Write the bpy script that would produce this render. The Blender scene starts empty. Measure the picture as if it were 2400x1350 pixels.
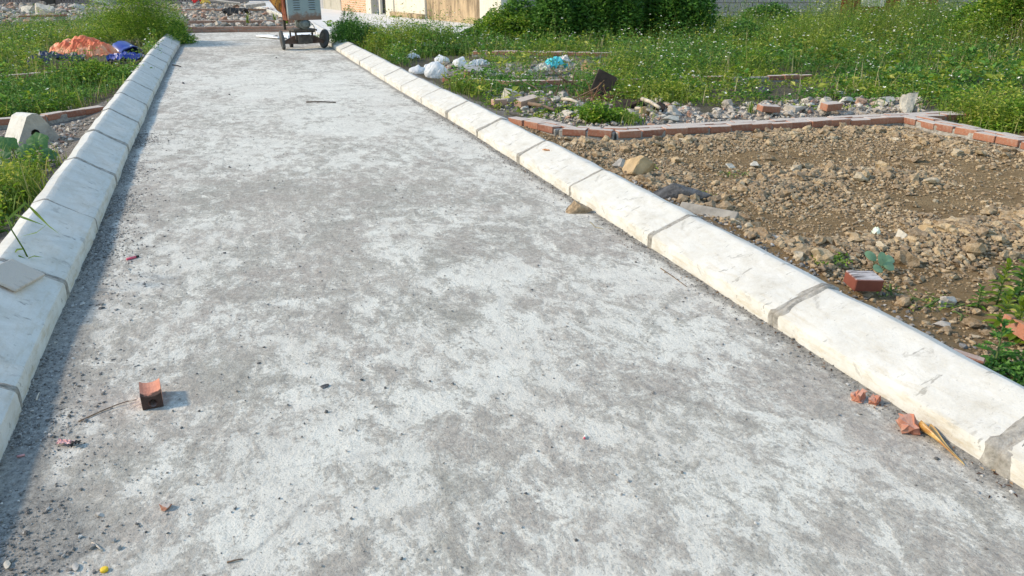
import bpy, bmesh, math, random
import numpy as np
from mathutils import Vector, Matrix
random.seed(7); RNG = np.random.default_rng(7)
SC = bpy.context.scene; COL = SC.collection
R = math.radians

# ---------------------------------------------------------------- camera, sky, sun, exposure
F_PX, CAM_H = 1803.0, 1.3
PITCH = math.atan(735 / F_PX); YAW = R(19)
cd = bpy.data.cameras.new("camera"); cam = bpy.data.objects.new("camera", cd); COL.objects.link(cam)
cam.location = (0, 0, CAM_H); cam.rotation_euler = (R(90) - PITCH, 0, -YAW)
cd.sensor_width = 36; cd.lens = 36 * F_PX / 2400; cd.clip_start = 0.05; cd.clip_end = 2000
SC.camera = cam

SUN_EL, SUN_AZ = R(33), R(14)                       # low sun on the left, a little ahead
world = bpy.data.worlds.new("World"); SC.world = world; world.use_nodes = True
wt = world.node_tree; sky = wt.nodes.new('ShaderNodeTexSky'); sky.sky_type = 'NISHITA'; sky.sun_disc = False
sky.sun_elevation = SUN_EL; sky.sun_rotation = R(360) - (R(90) - SUN_AZ)
sky.dust_density = 0.5; sky.air_density = 1.8; sky.ozone_density = 3.0
bg = wt.nodes['Background']; bg.inputs['Strength'].default_value = 0.15
wt.links.new(sky.outputs[0], bg.inputs[0])
sd = bpy.data.lights.new("sun", 'SUN'); sd.energy = 2.35; sd.angle = R(6); sd.color = (1.0, 0.81, 0.57)
sun = bpy.data.objects.new("sun", sd); COL.objects.link(sun)
_d = Vector((math.cos(SUN_AZ) * math.cos(SUN_EL), -math.sin(SUN_AZ) * math.cos(SUN_EL), -math.sin(SUN_EL)))
sun.rotation_euler = _d.to_track_quat('-Z', 'Y').to_euler(); sun.location = (-8, 3, 6)
vs = SC.view_settings; vs.view_transform = 'Standard'; vs.look = 'None'; vs.gamma = 1; vs.use_curve_mapping = False
vs.exposure = 0.82
SC.cycles.use_denoising = True; SC.cycles.max_bounces = 6

# ---------------------------------------------------------------- helpers
_cp, _sp, _cy, _sy = math.cos(PITCH), math.sin(PITCH), math.cos(YAW), math.sin(YAW)
_F = np.array((_sy*_cp, _cy*_cp, -_sp)); _R = np.array((_cy, -_sy, 0)); _U = np.array((_sy*_sp, _cy*_sp, _cp))
def at(x, y, z=0.0):
    """ground point of the photograph's pixel, on the level z"""
    d = _F + (x-1200)/F_PX*_R - (y-675)/F_PX*_U
    t = (z-CAM_H)/d[2]; return Vector((d[0]*t, d[1]*t, z))

def tag(o, label=None, cat=None, group=None, kind=None):
    if label: o['label'] = label
    if cat: o['category'] = cat
    if group: o['group'] = group
    if kind: o['kind'] = kind
    return o
def link(name, me, mat=None, parent=None, loc=None, rot=None):
    o = bpy.data.objects.new(name, me); COL.objects.link(o)
    if mat is not None and me is not None and len(me.materials) == 0: me.materials.append(mat)
    if parent is not None: o.parent = parent
    if loc is not None: o.location = loc
    if rot is not None: o.rotation_euler = rot
    return o
def empty(name, loc=(0, 0, 0), rz=0, rot=None):
    o = bpy.data.objects.new(name, None); COL.objects.link(o); o.location = loc
    o.rotation_euler = rot if rot else (0, 0, rz); o.empty_display_size = .1
    return o
def mesh_np(name, V, Fc, smooth=False):
    """V (n,3); Fc (m,k) all faces of k corners"""
    me = bpy.data.meshes.new(name); V = np.asarray(V, np.float32); Fc = np.asarray(Fc, np.int32)
    m, k = Fc.shape
    me.vertices.add(len(V)); me.vertices.foreach_set('co', V.ravel())
    me.loops.add(m*k); me.loops.foreach_set('vertex_index', Fc.ravel())
    me.polygons.add(m); me.polygons.foreach_set('loop_start', np.arange(0, m*k, k, dtype=np.int32))
    try: me.polygons.foreach_set('loop_total', np.full(m, k, np.int32))
    except Exception: pass
    me.polygons.foreach_set('use_smooth', np.full(m, smooth, bool))
    me.update(calc_edges=True); return me
def mesh_bm(name, bm, smooth=False):
    me = bpy.data.meshes.new(name); bm.normal_update()
    for f in bm.faces: f.smooth = smooth
    bm.to_mesh(me); bm.free(); return me
def add_box(bm, c, s, rot=(0, 0, 0), taper=1.0):
    m = Matrix.Translation(c) @ (Matrix.Rotation(rot[2], 4, 'Z') @ Matrix.Rotation(rot[1], 4, 'Y') @ Matrix.Rotation(rot[0], 4, 'X'))
    vs_ = []
    for z in (-.5, .5):
        t = taper if z > 0 else 1
        for x, y in ((-.5, -.5), (.5, -.5), (.5, .5), (-.5, .5)):
            vs_.append(bm.verts.new(m @ Vector((x*s[0]*t, y*s[1]*t, z*s[2]))))
    a = vs_
    for q in ((0, 3, 2, 1), (4, 5, 6, 7), (0, 1, 5, 4), (1, 2, 6, 5), (2, 3, 7, 6), (3, 0, 4, 7)):
        bm.faces.new([a[i] for i in q])
    return a
def bevel(bm, w, seg=1):
    bmesh.ops.bevel(bm, geom=list(bm.edges), offset=w, segments=seg, affect='EDGES', profile=.5, clamp_overlap=True)
def box_mesh(name, s, w=.004, c=(0, 0, 0), seg=1):
    bm = bmesh.new(); add_box(bm, c, s); bevel(bm, w, seg); return mesh_bm(name, bm)
def add_tube(bm, pts, r, n=6, r2=None, cap=True):
    pts = [Vector(p) for p in pts]; rings = []
    for i, p in enumerate(pts):
        t = (pts[min(i+1, len(pts)-1)] - pts[max(i-1, 0)]).normalized()
        a = t.orthogonal().normalized() if i == 0 else (rings_a - t*rings_a.dot(t)).normalized()
        rings_a = a; b = t.cross(a)
        rr = r if r2 is None else r + (r2-r)*i/(len(pts)-1)
        rings.append([bm.verts.new(p + (a*math.cos(2*math.pi*k/n) + b*math.sin(2*math.pi*k/n))*rr) for k in range(n)])
    for i in range(len(rings)-1):
        for k in range(n):
            bm.faces.new((rings[i][k], rings[i][(k+1) % n], rings[i+1][(k+1) % n], rings[i+1][k]))
    if cap:
        bm.faces.new(rings[0][::-1]); bm.faces.new(rings[-1])
def tube_mesh(name, pts, r, n=6, r2=None):
    bm = bmesh.new(); add_tube(bm, pts, r, n, r2); return mesh_bm(name, bm, True)
def add_lathe(bm, prof, n=24, axis='X', c=(0, 0, 0)):
    rings = []
    for (h, r) in prof:
        ring = []
        for k in range(n):
            a = 2*math.pi*k/n; u, v = r*math.cos(a), r*math.sin(a)
            p = {'X': (h, u, v), 'Y': (u, h, v), 'Z': (u, v, h)}[axis]
            ring.append(bm.verts.new(Vector(p)+Vector(c)))
        rings.append(ring)
    for i in range(len(rings)-1):
        for k in range(n):
            bm.faces.new((rings[i][k], rings[i][(k+1) % n], rings[i+1][(k+1) % n], rings[i+1][k]))
    bm.faces.new(rings[0][::-1]); bm.faces.new(rings[-1])

# numpy value noise
_T = RNG.random((256, 256)).astype(np.float32)
def vnoise(x, y, s=1.0, seed=0):
    x = np.asarray(x, float)*s+seed*17.3+1000; y = np.asarray(y, float)*s+seed*31.7+1000
    xi = np.floor(x).astype(int); yi = np.floor(y).astype(int); fx = x-xi; fy = y-yi
    fx = fx*fx*(3-2*fx); fy = fy*fy*(3-2*fy)
    g = lambda a, b: _T[a % 256, b % 256]
    return (g(xi, yi)*(1-fx)*(1-fy)+g(xi+1, yi)*fx*(1-fy)+g(xi, yi+1)*(1-fx)*fy+g(xi+1, yi+1)*fx*fy)
def fbm(x, y, s=1.0, o=4, seed=0, g=.5):
    t = 0; a = 1; n = 0
    for i in range(o):
        t = t+a*vnoise(x, y, s*2**i, seed+i); n += a; a *= g
    return t/n
def inpoly(x, y, poly):
    x = np.asarray(x); y = np.asarray(y); r = np.zeros(x.shape, bool); n = len(poly)
    for i in range(n):
        x0, y0 = poly[i][:2]; x1, y1 = poly[(i+1) % n][:2]
        if y0 == y1: continue
        r ^= ((y0 > y) != (y1 > y)) & (x < (x1-x0)*(y-y0)/(y1-y0)+x0)
    return r
def seg_dist(x, y, pts):
    d = np.full(np.shape(x), 1e9)
    for a, b in zip(pts[:-1], pts[1:]):
        ax, ay = a[:2]; bx, by = b[:2]; L = (bx-ax)**2+(by-ay)**2
        t = np.clip(((x-ax)*(bx-ax)+(y-ay)*(by-ay))/L, 0, 1)
        d = np.minimum(d, np.hypot(x-ax-t*(bx-ax), y-ay-t*(by-ay)))
    return d
def poly_at(*px): return [at(*p) for p in px]
def sample_poly(n, poly):
    P = np.array([p[:2] for p in poly]); lo = P.min(0); hi = P.max(0); out = np.zeros((0, 2))
    while len(out) < n:
        q = lo+(hi-lo)*RNG.random((n*2, 2)); q = q[inpoly(q[:, 0], q[:, 1], poly)]; out = np.vstack([out, q])
    return out[:n]

# ---------------------------------------------------------------- materials
class NT:
    def __init__(s, name, rough=.9, spec=.3):
        s.m = bpy.data.materials.new(name); s.m.use_nodes = True; s.t = s.m.node_tree; s.b = s.t.nodes['Principled BSDF']
        s.b.inputs['Roughness'].default_value = rough; s.b.inputs['Specular IOR Level'].default_value = spec
        s.co = s.t.nodes.new('ShaderNodeTexCoord').outputs['Object']
    def put(s, sock, v):
        if hasattr(v, 'links') or isinstance(v, bpy.types.NodeSocket): s.t.links.new(v, sock)
        else: sock.default_value = v
    def noise(s, scale, detail=4, rough=.5, dist=0, co=None, out='Fac'):
        n = s.t.nodes.new('ShaderNodeTexNoise'); s.t.links.new(co or s.co, n.inputs['Vector'])
        n.inputs['Scale'].default_value = scale; n.inputs['Detail'].default_value = detail
        n.inputs['Roughness'].default_value = rough; n.inputs['Distortion'].default_value = dist; return n.outputs[out]
    def vor(s, scale, feat='F1', co=None, out='Distance'):
        n = s.t.nodes.new('ShaderNodeTexVoronoi'); n.feature = feat; s.t.links.new(co or s.co, n.inputs['Vector'])
        n.inputs['Scale'].default_value = scale; return n.outputs[out]
    def mapping(s, scale=(1, 1, 1), rot=(0, 0, 0), co=None):
        n = s.t.nodes.new('ShaderNodeMapping'); s.t.links.new(co or s.co, n.inputs[0])
        n.inputs['Scale'].default_value = scale; n.inputs['Rotation'].default_value = rot; return n.outputs[0]
    def ramp(s, f, *st, mode='LINEAR'):
        n = s.t.nodes.new('ShaderNodeValToRGB'); s.t.links.new(f, n.inputs[0]); e = n.color_ramp.elements; n.color_ramp.interpolation = mode
        for i, (p, c) in enumerate(st):
            x = e[i] if i < len(e) and i < 2 else e.new(p)
            x.position = p; c = (c, c, c) if not hasattr(c, '__len__') else c; x.color = (*c[:3], 1)
        return n.outputs[0]
    def mix(s, f, a, b, mode='MIX'):
        n = s.t.nodes.new('ShaderNodeMix'); n.data_type = 'RGBA'; n.blend_type = mode
        s.put(n.inputs[0], f)
        for i, v in ((6, a), (7, b)):
            if isinstance(v, (tuple, list)): v = (*v[:3], 1)
            s.put(n.inputs[i], v)
        return n.outputs[2]
    def math(s, op, a, b=0.0, clamp=False):
        n = s.t.nodes.new('ShaderNodeMath'); n.operation = op; n.use_clamp = clamp; s.put(n.inputs[0], a); s.put(n.inputs[1], b); return n.outputs[0]
    def attr(s, name, out='Fac'):
        n = s.t.nodes.new('ShaderNodeAttribute'); n.attribute_name = name; return n.outputs[out]
    def island(s): return s.t.nodes.new('ShaderNodeNewGeometry').outputs['Random Per Island']
    def objrand(s): return s.t.nodes.new('ShaderNodeObjectInfo').outputs['Random']
    def sep(s, ax, co=None):
        n = s.t.nodes.new('ShaderNodeSeparateXYZ'); s.t.links.new(co or s.co, n.inputs[0]); return n.outputs[ax]
    def normal_z(s):
        g = s.t.nodes.new('ShaderNodeNewGeometry'); n = s.t.nodes.new('ShaderNodeSeparateXYZ'); s.t.links.new(g.outputs['Normal'], n.inputs[0]); return n.outputs[2]
    def bump(s, h, dist=.01, strength=1.0):
        n = s.t.nodes.new('ShaderNodeBump'); n.inputs['Distance'].default_value = dist; n.inputs['Strength'].default_value = strength
        s.t.links.new(h, n.inputs['Height'])
        if s.b.inputs['Normal'].links: s.t.links.new(s.b.inputs['Normal'].links[0].from_socket, n.inputs['Normal'])
        s.t.links.new(n.outputs[0], s.b.inputs['Normal'])
    def color(s, c):
        if isinstance(c, tuple): c = (*c[:3], 1)
        s.put(s.b.inputs['Base Color'], c); return s

def simple(name, c, rough=.85, var=.25, scale=12, bump=.002, bscale=60, spec=.3):
    n = NT(name, rough, spec); a = tuple(v*(1-var) for v in c); b = tuple(min(1, v*(1+var)) for v in c)
    n.color(n.ramp(n.noise(scale, 6, .6), (.3, a), (.7, b)))
    if bump: n.bump(n.noise(bscale, 4, .6), bump)
    return n.m

# --- concrete road
def m_road():
    n = NT('road_concrete', .92, .2); worn = n.attr('worn'); edge = n.attr('edge_dirt')
    dc = n.mapping((1.25, .8, 1), (0, 0, R(35)))
    warp = n.noise(1.3, 8, .66, .9, co=dc)
    big = n.math('ADD', n.math('ADD', n.math('MULTIPLY', warp, .8), .1), n.math('MULTIPLY', worn, .27))
    mid = n.noise(9.5, 10, .74, .5, co=dc)
    f = n.math('ADD', big, n.math('MULTIPLY', n.math('SUBTRACT', mid, .5), 1.15))
    fine = n.noise(60, 5, .7)
    f = n.math('ADD', f, n.math('MULTIPLY', n.math('SUBTRACT', fine, .5), .55))
    mask = n.ramp(f, (.49, 0.0), (.56, .6), (.68, 1.0))
    white = n.mix(n.ramp(n.noise(4, 6, .6), (.35, 0.0), (.65, 1.0)), (.60, .575, .515), (.69, .665, .595))
    grey = n.mix(n.ramp(n.noise(2.2, 5, .6), (.4, 0.0), (.6, 1.0)), (.425, .395, .335), (.48, .425, .365))
    grey = n.mix(n.ramp(n.noise(35, 5, .75), (.38, 0.0), (.66, 1.0)), n.mix(.6, grey, (.18, .175, .165)), grey)
    c = n.mix(mask, white, grey)
    tan = n.ramp(n.noise(1.7, 6, .6, .5), (.45, 0.0), (.7, .28)); c = n.mix(tan, c, (.50, .44, .38))
    mott = n.noise(22, 8, .72, .3, co=dc); c = n.mix(1.0, c, n.ramp(mott, (.30, (.74, .74, .74)), (.50, (1, 1, 1)), (.72, (1.0, 1.0, 1.0))), 'MULTIPLY')
    trow = n.ramp(n.noise(3.0, 6, .7, .2, co=n.mapping((.5, 5, 1), (0, 0, R(-28)))), (.60, 0.0), (.68, .35)); c = n.mix(trow, c, (.36, .35, .33))
    ck = n.t.nodes.new('ShaderNodeTexVoronoi'); ck.feature = 'DISTANCE_TO_EDGE'; ck.inputs['Scale'].default_value = .42
    wv = n.mix(.12, n.co, n.noise(3.5, 5, .6, out='Color')); n.t.links.new(wv, ck.inputs['Vector']); crack = n.math('MULTIPLY', n.ramp(ck.outputs['Distance'], (.0, 1.0), (.0016, 0.0)), n.ramp(n.noise(1.1, 3, .5), (.5, 0.0), (.56, .4)))
    c = n.mix(crack, c, (.16, .15, .14))
    # loose sandy dirt towards the kerbs
    dd = n.math('ADD', edge, n.math('MULTIPLY', n.math('SUBTRACT', n.noise(5, 8, .7, .5), .5), .9))
    dirt = n.mix(n.ramp(n.noise(40, 7, .8), (.34, 0.0), (.66, 1.0)), (.10, .095, .088), (.42, .40, .36))
    c = n.mix(n.ramp(dd, (.42, 0.0), (.62, .9)), c, dirt)
    # fine streaks of the broom, pits
    sp = n.ramp(n.vor(90), (.0, .0), (.13, 1.0))
    sp2 = n.ramp(n.noise(170, 2, .5), (.30, .55), (.42, 1.0))
    c = n.mix(.45, c, n.mix(1.0, c, sp, 'MULTIPLY'))
    c = n.mix(.8, c, n.mix(1.0, c, sp2, 'MULTIPLY'))
    n.color(c)
    n.bump(n.math('ADD', n.noise(90, 5, .75), n.math('MULTIPLY', mask, .25)), .006, .9)
    n.bump(n.noise(14, 5, .6, .3, co=dc), .012, .55)
    return n.m
def m_kerb():
    n = NT('kerb_concrete', .85, .3); r = n.objrand()
    base = n.mix(n.ramp(n.noise(3, 5, .6), (.35, 0.0), (.7, 1.0)), (.55, .54, .505), (.62, .61, .58))
    base = n.mix(n.math('MULTIPLY', r, .35), base, (.49, .485, .47))
    st = n.mapping((14, 3, 14), (0, R(20), 0))
    streak = n.ramp(n.noise(2.2, 7, .75, co=st), (.49, 0.0), (.66, .85))
    low = n.ramp(n.sep(2), (.02, 1.0), (.12, .25))
    base = n.mix(n.math('MULTIPLY', streak, low), base, (.43, .36, .25))
    stain = n.ramp(n.noise(9, 8, .75, .6), (.595, 0.0), (.65, .8))
    base = n.mix(stain, base, (.36, .345, .32))
    sc_ = n.noise(16, 5, .65, .2, co=n.mapping((.35, 1.6, 1.2), (0, 0, R(12)))); base = n.mix(n.ramp(sc_, (.635, 0.0), (.68, .8)), base, (.24, .235, .22))
    grime = n.ramp(n.noise(5, 9, .75, .4), (.44, 0.0), (.66, .55)); base = n.mix(grime, base, (.40, .37, .31))
    pits = n.ramp(n.noise(110, 3, .6), (.28, .5), (.36, 1.0))
    n.color(n.mix(.5, base, n.mix(1.0, base, pits, 'MULTIPLY')))
    n.bump(n.noise(9, 6, .6), .010, .6); n.bump(n.noise(120, 4, .7), .0018, .8); return n.m
def m_mortar():
    n = NT('cement_mortar', .95, .2)
    n.color(n.ramp(n.noise(30, 7, .7), (.28, (.15, .14, .12)), (.5, (.32, .30, .27)), (.72, (.48, .46, .42)))); n.bump(n.noise(80, 6, .7), .006); return n.m
def m_brick(name='fired_brick', c1=(.25, .105, .07), c2=(.40, .18, .11), dust=.85):
    n = NT(name, .9, .2)
    base = n.mix(n.objrand(), c1, c2)
    base = n.mix(n.ramp(n.noise(18, 6, .7), (.35, 0.0), (.7, 1.0)), base, n.mix(.5, base, (.30, .16, .11)))
    mort = n.ramp(n.noise(26, 7, .75, .3), (.50, 0.0), (.75, .7))
    base = n.mix(mort, base, (.40, .33, .28))
    top = n.ramp(n.normal_z(), (.6, 0.0), (.9, dust))
    base = n.mix(top, base, n.mix(n.noise(25, 5, .7), (.38, .33, .28), (.66, .62, .57)))
    n.color(base); n.bump(n.noise(70, 5, .7), .004); return n.m
def m_soil():
    n = NT('soil', .97, .1); z = n.attr('zone')     # 0 brown soil, .5 grey rubble dust, 1 weeds
    br = n.mix(n.ramp(n.noise(2.2, 7, .65), (.35, 0.0), (.65, 1.0)), (.24, .15, .068), (.43, .29, .145))
    br = n.mix(n.ramp(n.noise(28, 7, .75), (.35, 0.0), (.65, 1.0)), br, n.mix(.5, br, (.40, .31, .20)))
    gr = n.mix(n.noise(20, 7, .75), (.17, .16, .145), (.44, .40, .36))
    wd = n.mix(n.noise(6, 7, .7), (.045, .05, .022), (.16, .13, .08))
    c = n.mix(n.ramp(z, (0, 0.0), (.5, 1.0)), br, gr); c = n.mix(n.ramp(z, (.5, 0.0), (1.0, 1.0)), c, wd)
    n.color(c); n.bump(n.noise(22, 7, .8), .06, .9); n.bump(n.noise(110, 5, .8), .014, .9); return n.m
def m_isl(name, stops, var=.35, scale=40, bump=.004, rough=.93):
    n = NT(name, rough, .2)
    c = n.ramp(n.island(), *stops)
    c = n.mix(n.ramp(n.noise(scale, 5, .7), (.3, 0.0), (.7, 1.0)), n.mix(var, c, (.05, .04, .03)), n.mix(var*.6, c, (.75, .68, .58)))
    n.color(c)
    if bump: n.bump(n.noise(scale*1.6, 4, .7), bump)
    return n.m
def m_leaf(name, stops, trans=.35, gloss=.3):
    m = bpy.data.materials.new(name); m.use_nodes = True; t = m.node_tree; t.nodes.clear()
    o = t.nodes.new('ShaderNodeOutputMaterial'); g = t.nodes.new('ShaderNodeNewGeometry'); r = t.nodes.new('ShaderNodeValToRGB')
    e = r.color_ramp.elements
    for i, (p, c) in enumerate(stops):
        x = e[i] if i < 2 else e.new(p); x.position = p; x.color = (*c, 1)
    t.links.new(g.outputs['Random Per Island'], r.inputs[0])
    p = t.nodes.new('ShaderNodeBsdfPrincipled'); p.inputs['Roughness'].default_value = .5; p.inputs['Specular IOR Level'].default_value = gloss
    tr = t.nodes.new('ShaderNodeBsdfTranslucent'); mx = t.nodes.new('ShaderNodeMixShader'); mx.inputs[0].default_value = trans
    hs = t.nodes.new('ShaderNodeHueSaturation'); hs.inputs['Value'].default_value = 1.7; hs.inputs['Hue'].default_value = .485
    t.links.new(r.outputs[0], p.inputs['Base Color']); t.links.new(r.outputs[0], hs.inputs['Color']); t.links.new(hs.outputs[0], tr.inputs[0])
    t.links.new(p.outputs[0], mx.inputs[1]); t.links.new(tr.outputs[0], mx.inputs[2]); t.links.new(mx.outputs[0], o.inputs[0])
    return m
def m_wall(name, c1, c2, stain=(.12, .11, .10), amt=.8, streak=True, lo=.5, hi=.68):
    n = NT(name, .92, .2)
    c = n.mix(n.noise(3, 6, .6), c1, c2)
    s = n.noise(1.6, 8, .7, .3, co=n.mapping((2.2, 2.2, .45)) if streak else None)
    c = n.mix(n.ramp(s, (lo, 0.0), (hi, amt)), c, stain)
    n.color(c); n.bump(n.noise(30, 6, .7), .01); return n.m

MAT = dict(
    road=m_road(), kerb=m_kerb(), mortar=m_mortar(), brick=m_brick(), soil=m_soil(),
    brick_dark=m_brick('dark_red_brick', (.20, .075, .05), (.30, .12, .085), .5),  # darker red brick; lines the brick holes, also the tile piece
    brick_far=m_brick('dusty_brick', (.30, .16, .11), (.40, .25, .19), .5),
    clod=m_isl('soil_clods', [(0, (.19, .115, .050)), (.5, (.36, .24, .115)), (.92, (.49, .355, .19)), (1, (.58, .49, .35))], .45, 55, .008),
    grit=m_isl('grey_grit', [(0, (.07, .07, .072)), (.5, (.17, .168, .165)), (.9, (.33, .32, .31)), (1, (.6, .59, .57))], .2),
    rubble=m_isl('rubble_pieces', [(0, (.20, .175, .145)), (.35, (.34, .30, .26)), (.62, (.46, .41, .35)), (.84, (.62, .58, .52)), (.9, (.42, .24, .16)), (1, (.36, .18, .12))]),
    stone=simple('pale_stone', (.44, .40, .35), .92, .35, 14, .006, 50),
    stone_y=simple('yellow_stone', (.40, .29, .165), .92, .35, 9, .01, 40),
    stone_w=simple('whitish_stone', (.50, .46, .39), .92, .25, 14, .006, 50),
    slabgrey=simple('dull_cement', (.27, .25, .22), .95, .3, 14, .004, 60),
    stone_b=simple('mortared_brick_lump', (.30, .22, .14), .95, .6, 30, .006, 50),
    stone_d=simple('charred_and_hole_shade', (.085, .085, .088), .9, .6, 20, .012, 50),
    concrete=simple('weathered_concrete', (.40, .38, .35), .92, .35, 16, .005, 70),
    lane=simple('pale_lane_concrete', (.62, .61, .59), .9, .06, 3, .003, 60),
    leaf_a=m_leaf('mid_green_leaves', [(p, tuple(min(v*1.75, 1) for v in c)) for p, c in [(0, (.022, .060, .006)), (.5, (.060, .125, .010)), (.85, (.13, .21, .018)), (1, (.26, .28, .06))]]),
    leaf_b=m_leaf('dark_green_leaves', [(p, tuple(min(v*2.1, 1) for v in c)) for p, c in [(0, (.010, .036, .006)), (.6, (.030, .082, .012)), (1, (.08, .16, .03))]]),
    leaf_c=m_leaf('yellow_green_leaves', [(p, tuple(min(v*1.35, 1) for v in c)) for p, c in [(0, (.055, .10, .008)), (.6, (.13, .19, .015)), (1, (.32, .32, .07))]]),
    grass=m_leaf('grass_blades', [(0, (.06, .12, .014)), (.7, (.14, .22, .03)), (1, (.32, .30, .11))]),
    straw=m_leaf('dry_straw', [(0, (.30, .24, .12)), (1, (.48, .42, .26))], .2),
    squash=m_leaf('broad_blue_green_leaf', [(0, (.04, .13, .035)), (1, (.08, .18, .055))], .35, .5),
    seedling=m_leaf('pale_seedling_leaf', [(0, (.15, .27, .14)), (1, (.22, .35, .2))], .2, .4),
    petal=simple('flower_petals', (.80, .80, .70), .7, .05, 3, 0),
    stem=simple('green_stems', (.09, .13, .04), .7, .3, 8, 0),
    twig=simple('grey_brown_twigs', (.17, .12, .085), .9, .35, 20, .002),
    wood=simple('bleached_wood', (.46, .40, .33), .85, .35, 10, .002),
    wood_dark=simple('dark_wet_wood', (.045, .032, .025), .85, .5, 10, .003),
    black=simple('black_rubber', (.025, .025, .026), .7, .4, 10, .002, 80, .4),
    iron=simple('dark_dirty_iron', (.07, .06, .052), .7, .5, 12, .002, 70, .4),
)

# ---------------------------------------------------------------- rock shapes
def rock_base(level, seed, flat=.75, rough=.62):
    bm = bmesh.new(); bmesh.ops.create_icosphere(bm, subdivisions=level, radius=1)
    V = np.array([v.co[:] for v in bm.verts]); Fc = np.array([[v.index for v in f.verts] for f in bm.faces]); bm.free()
    g = np.random.default_rng(seed)
    for _ in range(7 if level < 3 else 11):                                  # broken planes cut the ball
        d = g.normal(size=3); d /= np.linalg.norm(d); h = g.uniform(.45, .8) if level < 3 else g.uniform(.38, .66); t = V@d
        V = V-np.outer(np.maximum(t-h, 0), d)
    V = V*(1+rough*(g.random((len(V), 1))-.5)) if level < 3 else V*(1+.10*(fbm(V[:, 0]*2+V[:, 2], V[:, 1]*2-V[:, 2], 2.2, 3, seed)[:, None]-.5)*2)
    V = V*np.array([1, g.uniform(.6, .95), flat*g.uniform(.6, 1)]); return V.astype(np.float32), Fc
ROCK1 = [rock_base(1, 10+i) for i in range(8)]
ROCK2 = [rock_base(2, 40+i) for i in range(10)]
ROCK3 = [rock_base(3, 70+i) for i in range(8)]
def rot_rand(n, tilt=.5):
    a = RNG.random(n)*2*np.pi; ca, sa = np.cos(a), np.sin(a)
    tx = (RNG.random(n)-.5)*tilt*2; ct, st = np.cos(tx), np.sin(tx); z = np.zeros(n); o = np.ones(n)
    Rz = np.array([[ca, -sa, z], [sa, ca, z], [z, z, o]]).transpose(2, 0, 1)
    Rx = np.array([[o, z, z], [z, ct, -st], [z, st, ct]]).transpose(2, 0, 1)
    return Rz@Rx
def scatter_rocks(name, P, size, mat, bases, parent=None, kind='stuff', tilt=.6, smooth=False, sink=.25):
    Vs, Fs, off = [], [], 0; pick = RNG.integers(0, len(bases), len(P))
    for b, (V, Fc) in enumerate(bases):
        idx = np.where(pick == b)[0]
        if not len(idx): continue
        M3 = rot_rand(len(idx), tilt)*size[idx][:, None, None]
        W = np.einsum('nij,vj->nvi', M3, V)+P[idx][:, None, :]
        W[:, :, 2] += (size[idx]*(.6-sink))[:, None]
        Vs.append(W.reshape(-1, 3)); Fs.append((Fc[None]+(np.arange(len(idx))*len(V))[:, None, None]+off).reshape(-1, 3)); off += len(idx)*len(V)
    o = link(name, mesh_np(name, np.vstack(Vs), np.vstack(Fs), smooth), mat, parent)
    if kind: o['kind'] = kind
    return o
def rock(name, loc, s, mat, seed, label, rz=None, group=None, cat='stone', tilt=(0, 0)):
    V, Fc = ROCK3[seed % len(ROCK3)]; s = np.array(s if hasattr(s, '__len__') else (s, s*.8, s*.7))
    o = link(name, mesh_np(name, V*s/np.abs(V).max(0), Fc, False), mat)
    z0 = ground_z(loc[0], loc[1]) if len(loc) < 3 else loc[2]
    o.location = (loc[0], loc[1], z0+s[2]*.7); o.rotation_euler = (tilt[0], tilt[1], rz if rz is not None else seed*1.3)
    return tag(o, label, cat, group)

# ---------------------------------------------------------------- layout in metres
R_J = [(-1.85, 1.90), (-.80, 1.895), (.24, 1.885), (1.278, 1.880), (2.294, 1.888), (3.309, 1.885), (4.348, 1.885), (5.33, 1.878), (6.36, 1.872), (7.38, 1.858),
       (8.35, 1.832), (9.34, 1.812), (10.38, 1.80), (11.39, 1.786), (12.38, 1.775), (13.43, 1.768), (14.46, 1.76), (15.5, 1.755), (16.53, 1.75),
       (17.57, 1.745), (18.6, 1.74), (19.63, 1.74), (20.66, 1.745), (21.7, 1.76)]
L_J = [(-1.6, -.70), (-.55, -.72), (.49, -.745), (1.52, -.768), (2.549, -.797), (3.55, -.819), (4.53, -.836), (5.60, -.857), (6.65, -.89), (7.70, -.908), (8.77, -.93),
       (9.85, -.953), (10.92, -.968), (11.98, -.985), (13.05, -1.0), (14.12, -1.012), (15.2, -1.02), (16.27, -1.024), (17.34, -1.027), (18.4, -1.03), (19.5, -1.03), (20.55, -1.03)]
def foot(J, y): return np.interp(y, [j[0] for j in J], [j[1] for j in J])
ROAD_END = 20.75
PLOT = poly_at((1130, 300), (1240, 300), (1440, 325), (1700, 312), (2110, 292), (2420, 358), (2420, 900), (1930, 670), (1440, 420))
WALL_A = [at(1213, 291), at(1318, 315), at(1440, 322), at(1700, 309), at(2104, 287)]
WALL_B = [WALL_A[-1], at(2420, 272)]
WALL_C = [WALL_A[-1]+Vector((.06, -.03, 0)), Vector((5.93, 3.0, 0))]
RIDGES = [[at(1500, 430), at(1640, 520), at(1780, 600), at(1900, 640)], [at(1880, 600), at(2050, 590), at(2200, 590), at(2450, 570)],
          [at(1780, 450), at(1950, 410), at(2130, 420)], [at(1380, 350), at(1700, 330), at(2080, 310), at(2250, 350)], [at(2250, 560), at(2420, 530)]]
LANE_Z = .13
LANE = [at(592, 9, LANE_Z), at(735, 58, LANE_Z), at(742, 76, LANE_Z), at(830, 80, LANE_Z), at(1090, 78, LANE_Z), at(1180, 70, LANE_Z)]
HOUSE0, HOUSE1 = at(1176, 66, .1), at(768, 23, .1)      # the row of old walls, right to left (near to far)
HD = (HOUSE1-HOUSE0); HD.z = 0; HLEN = HD.length; HD.normalize()
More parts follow.
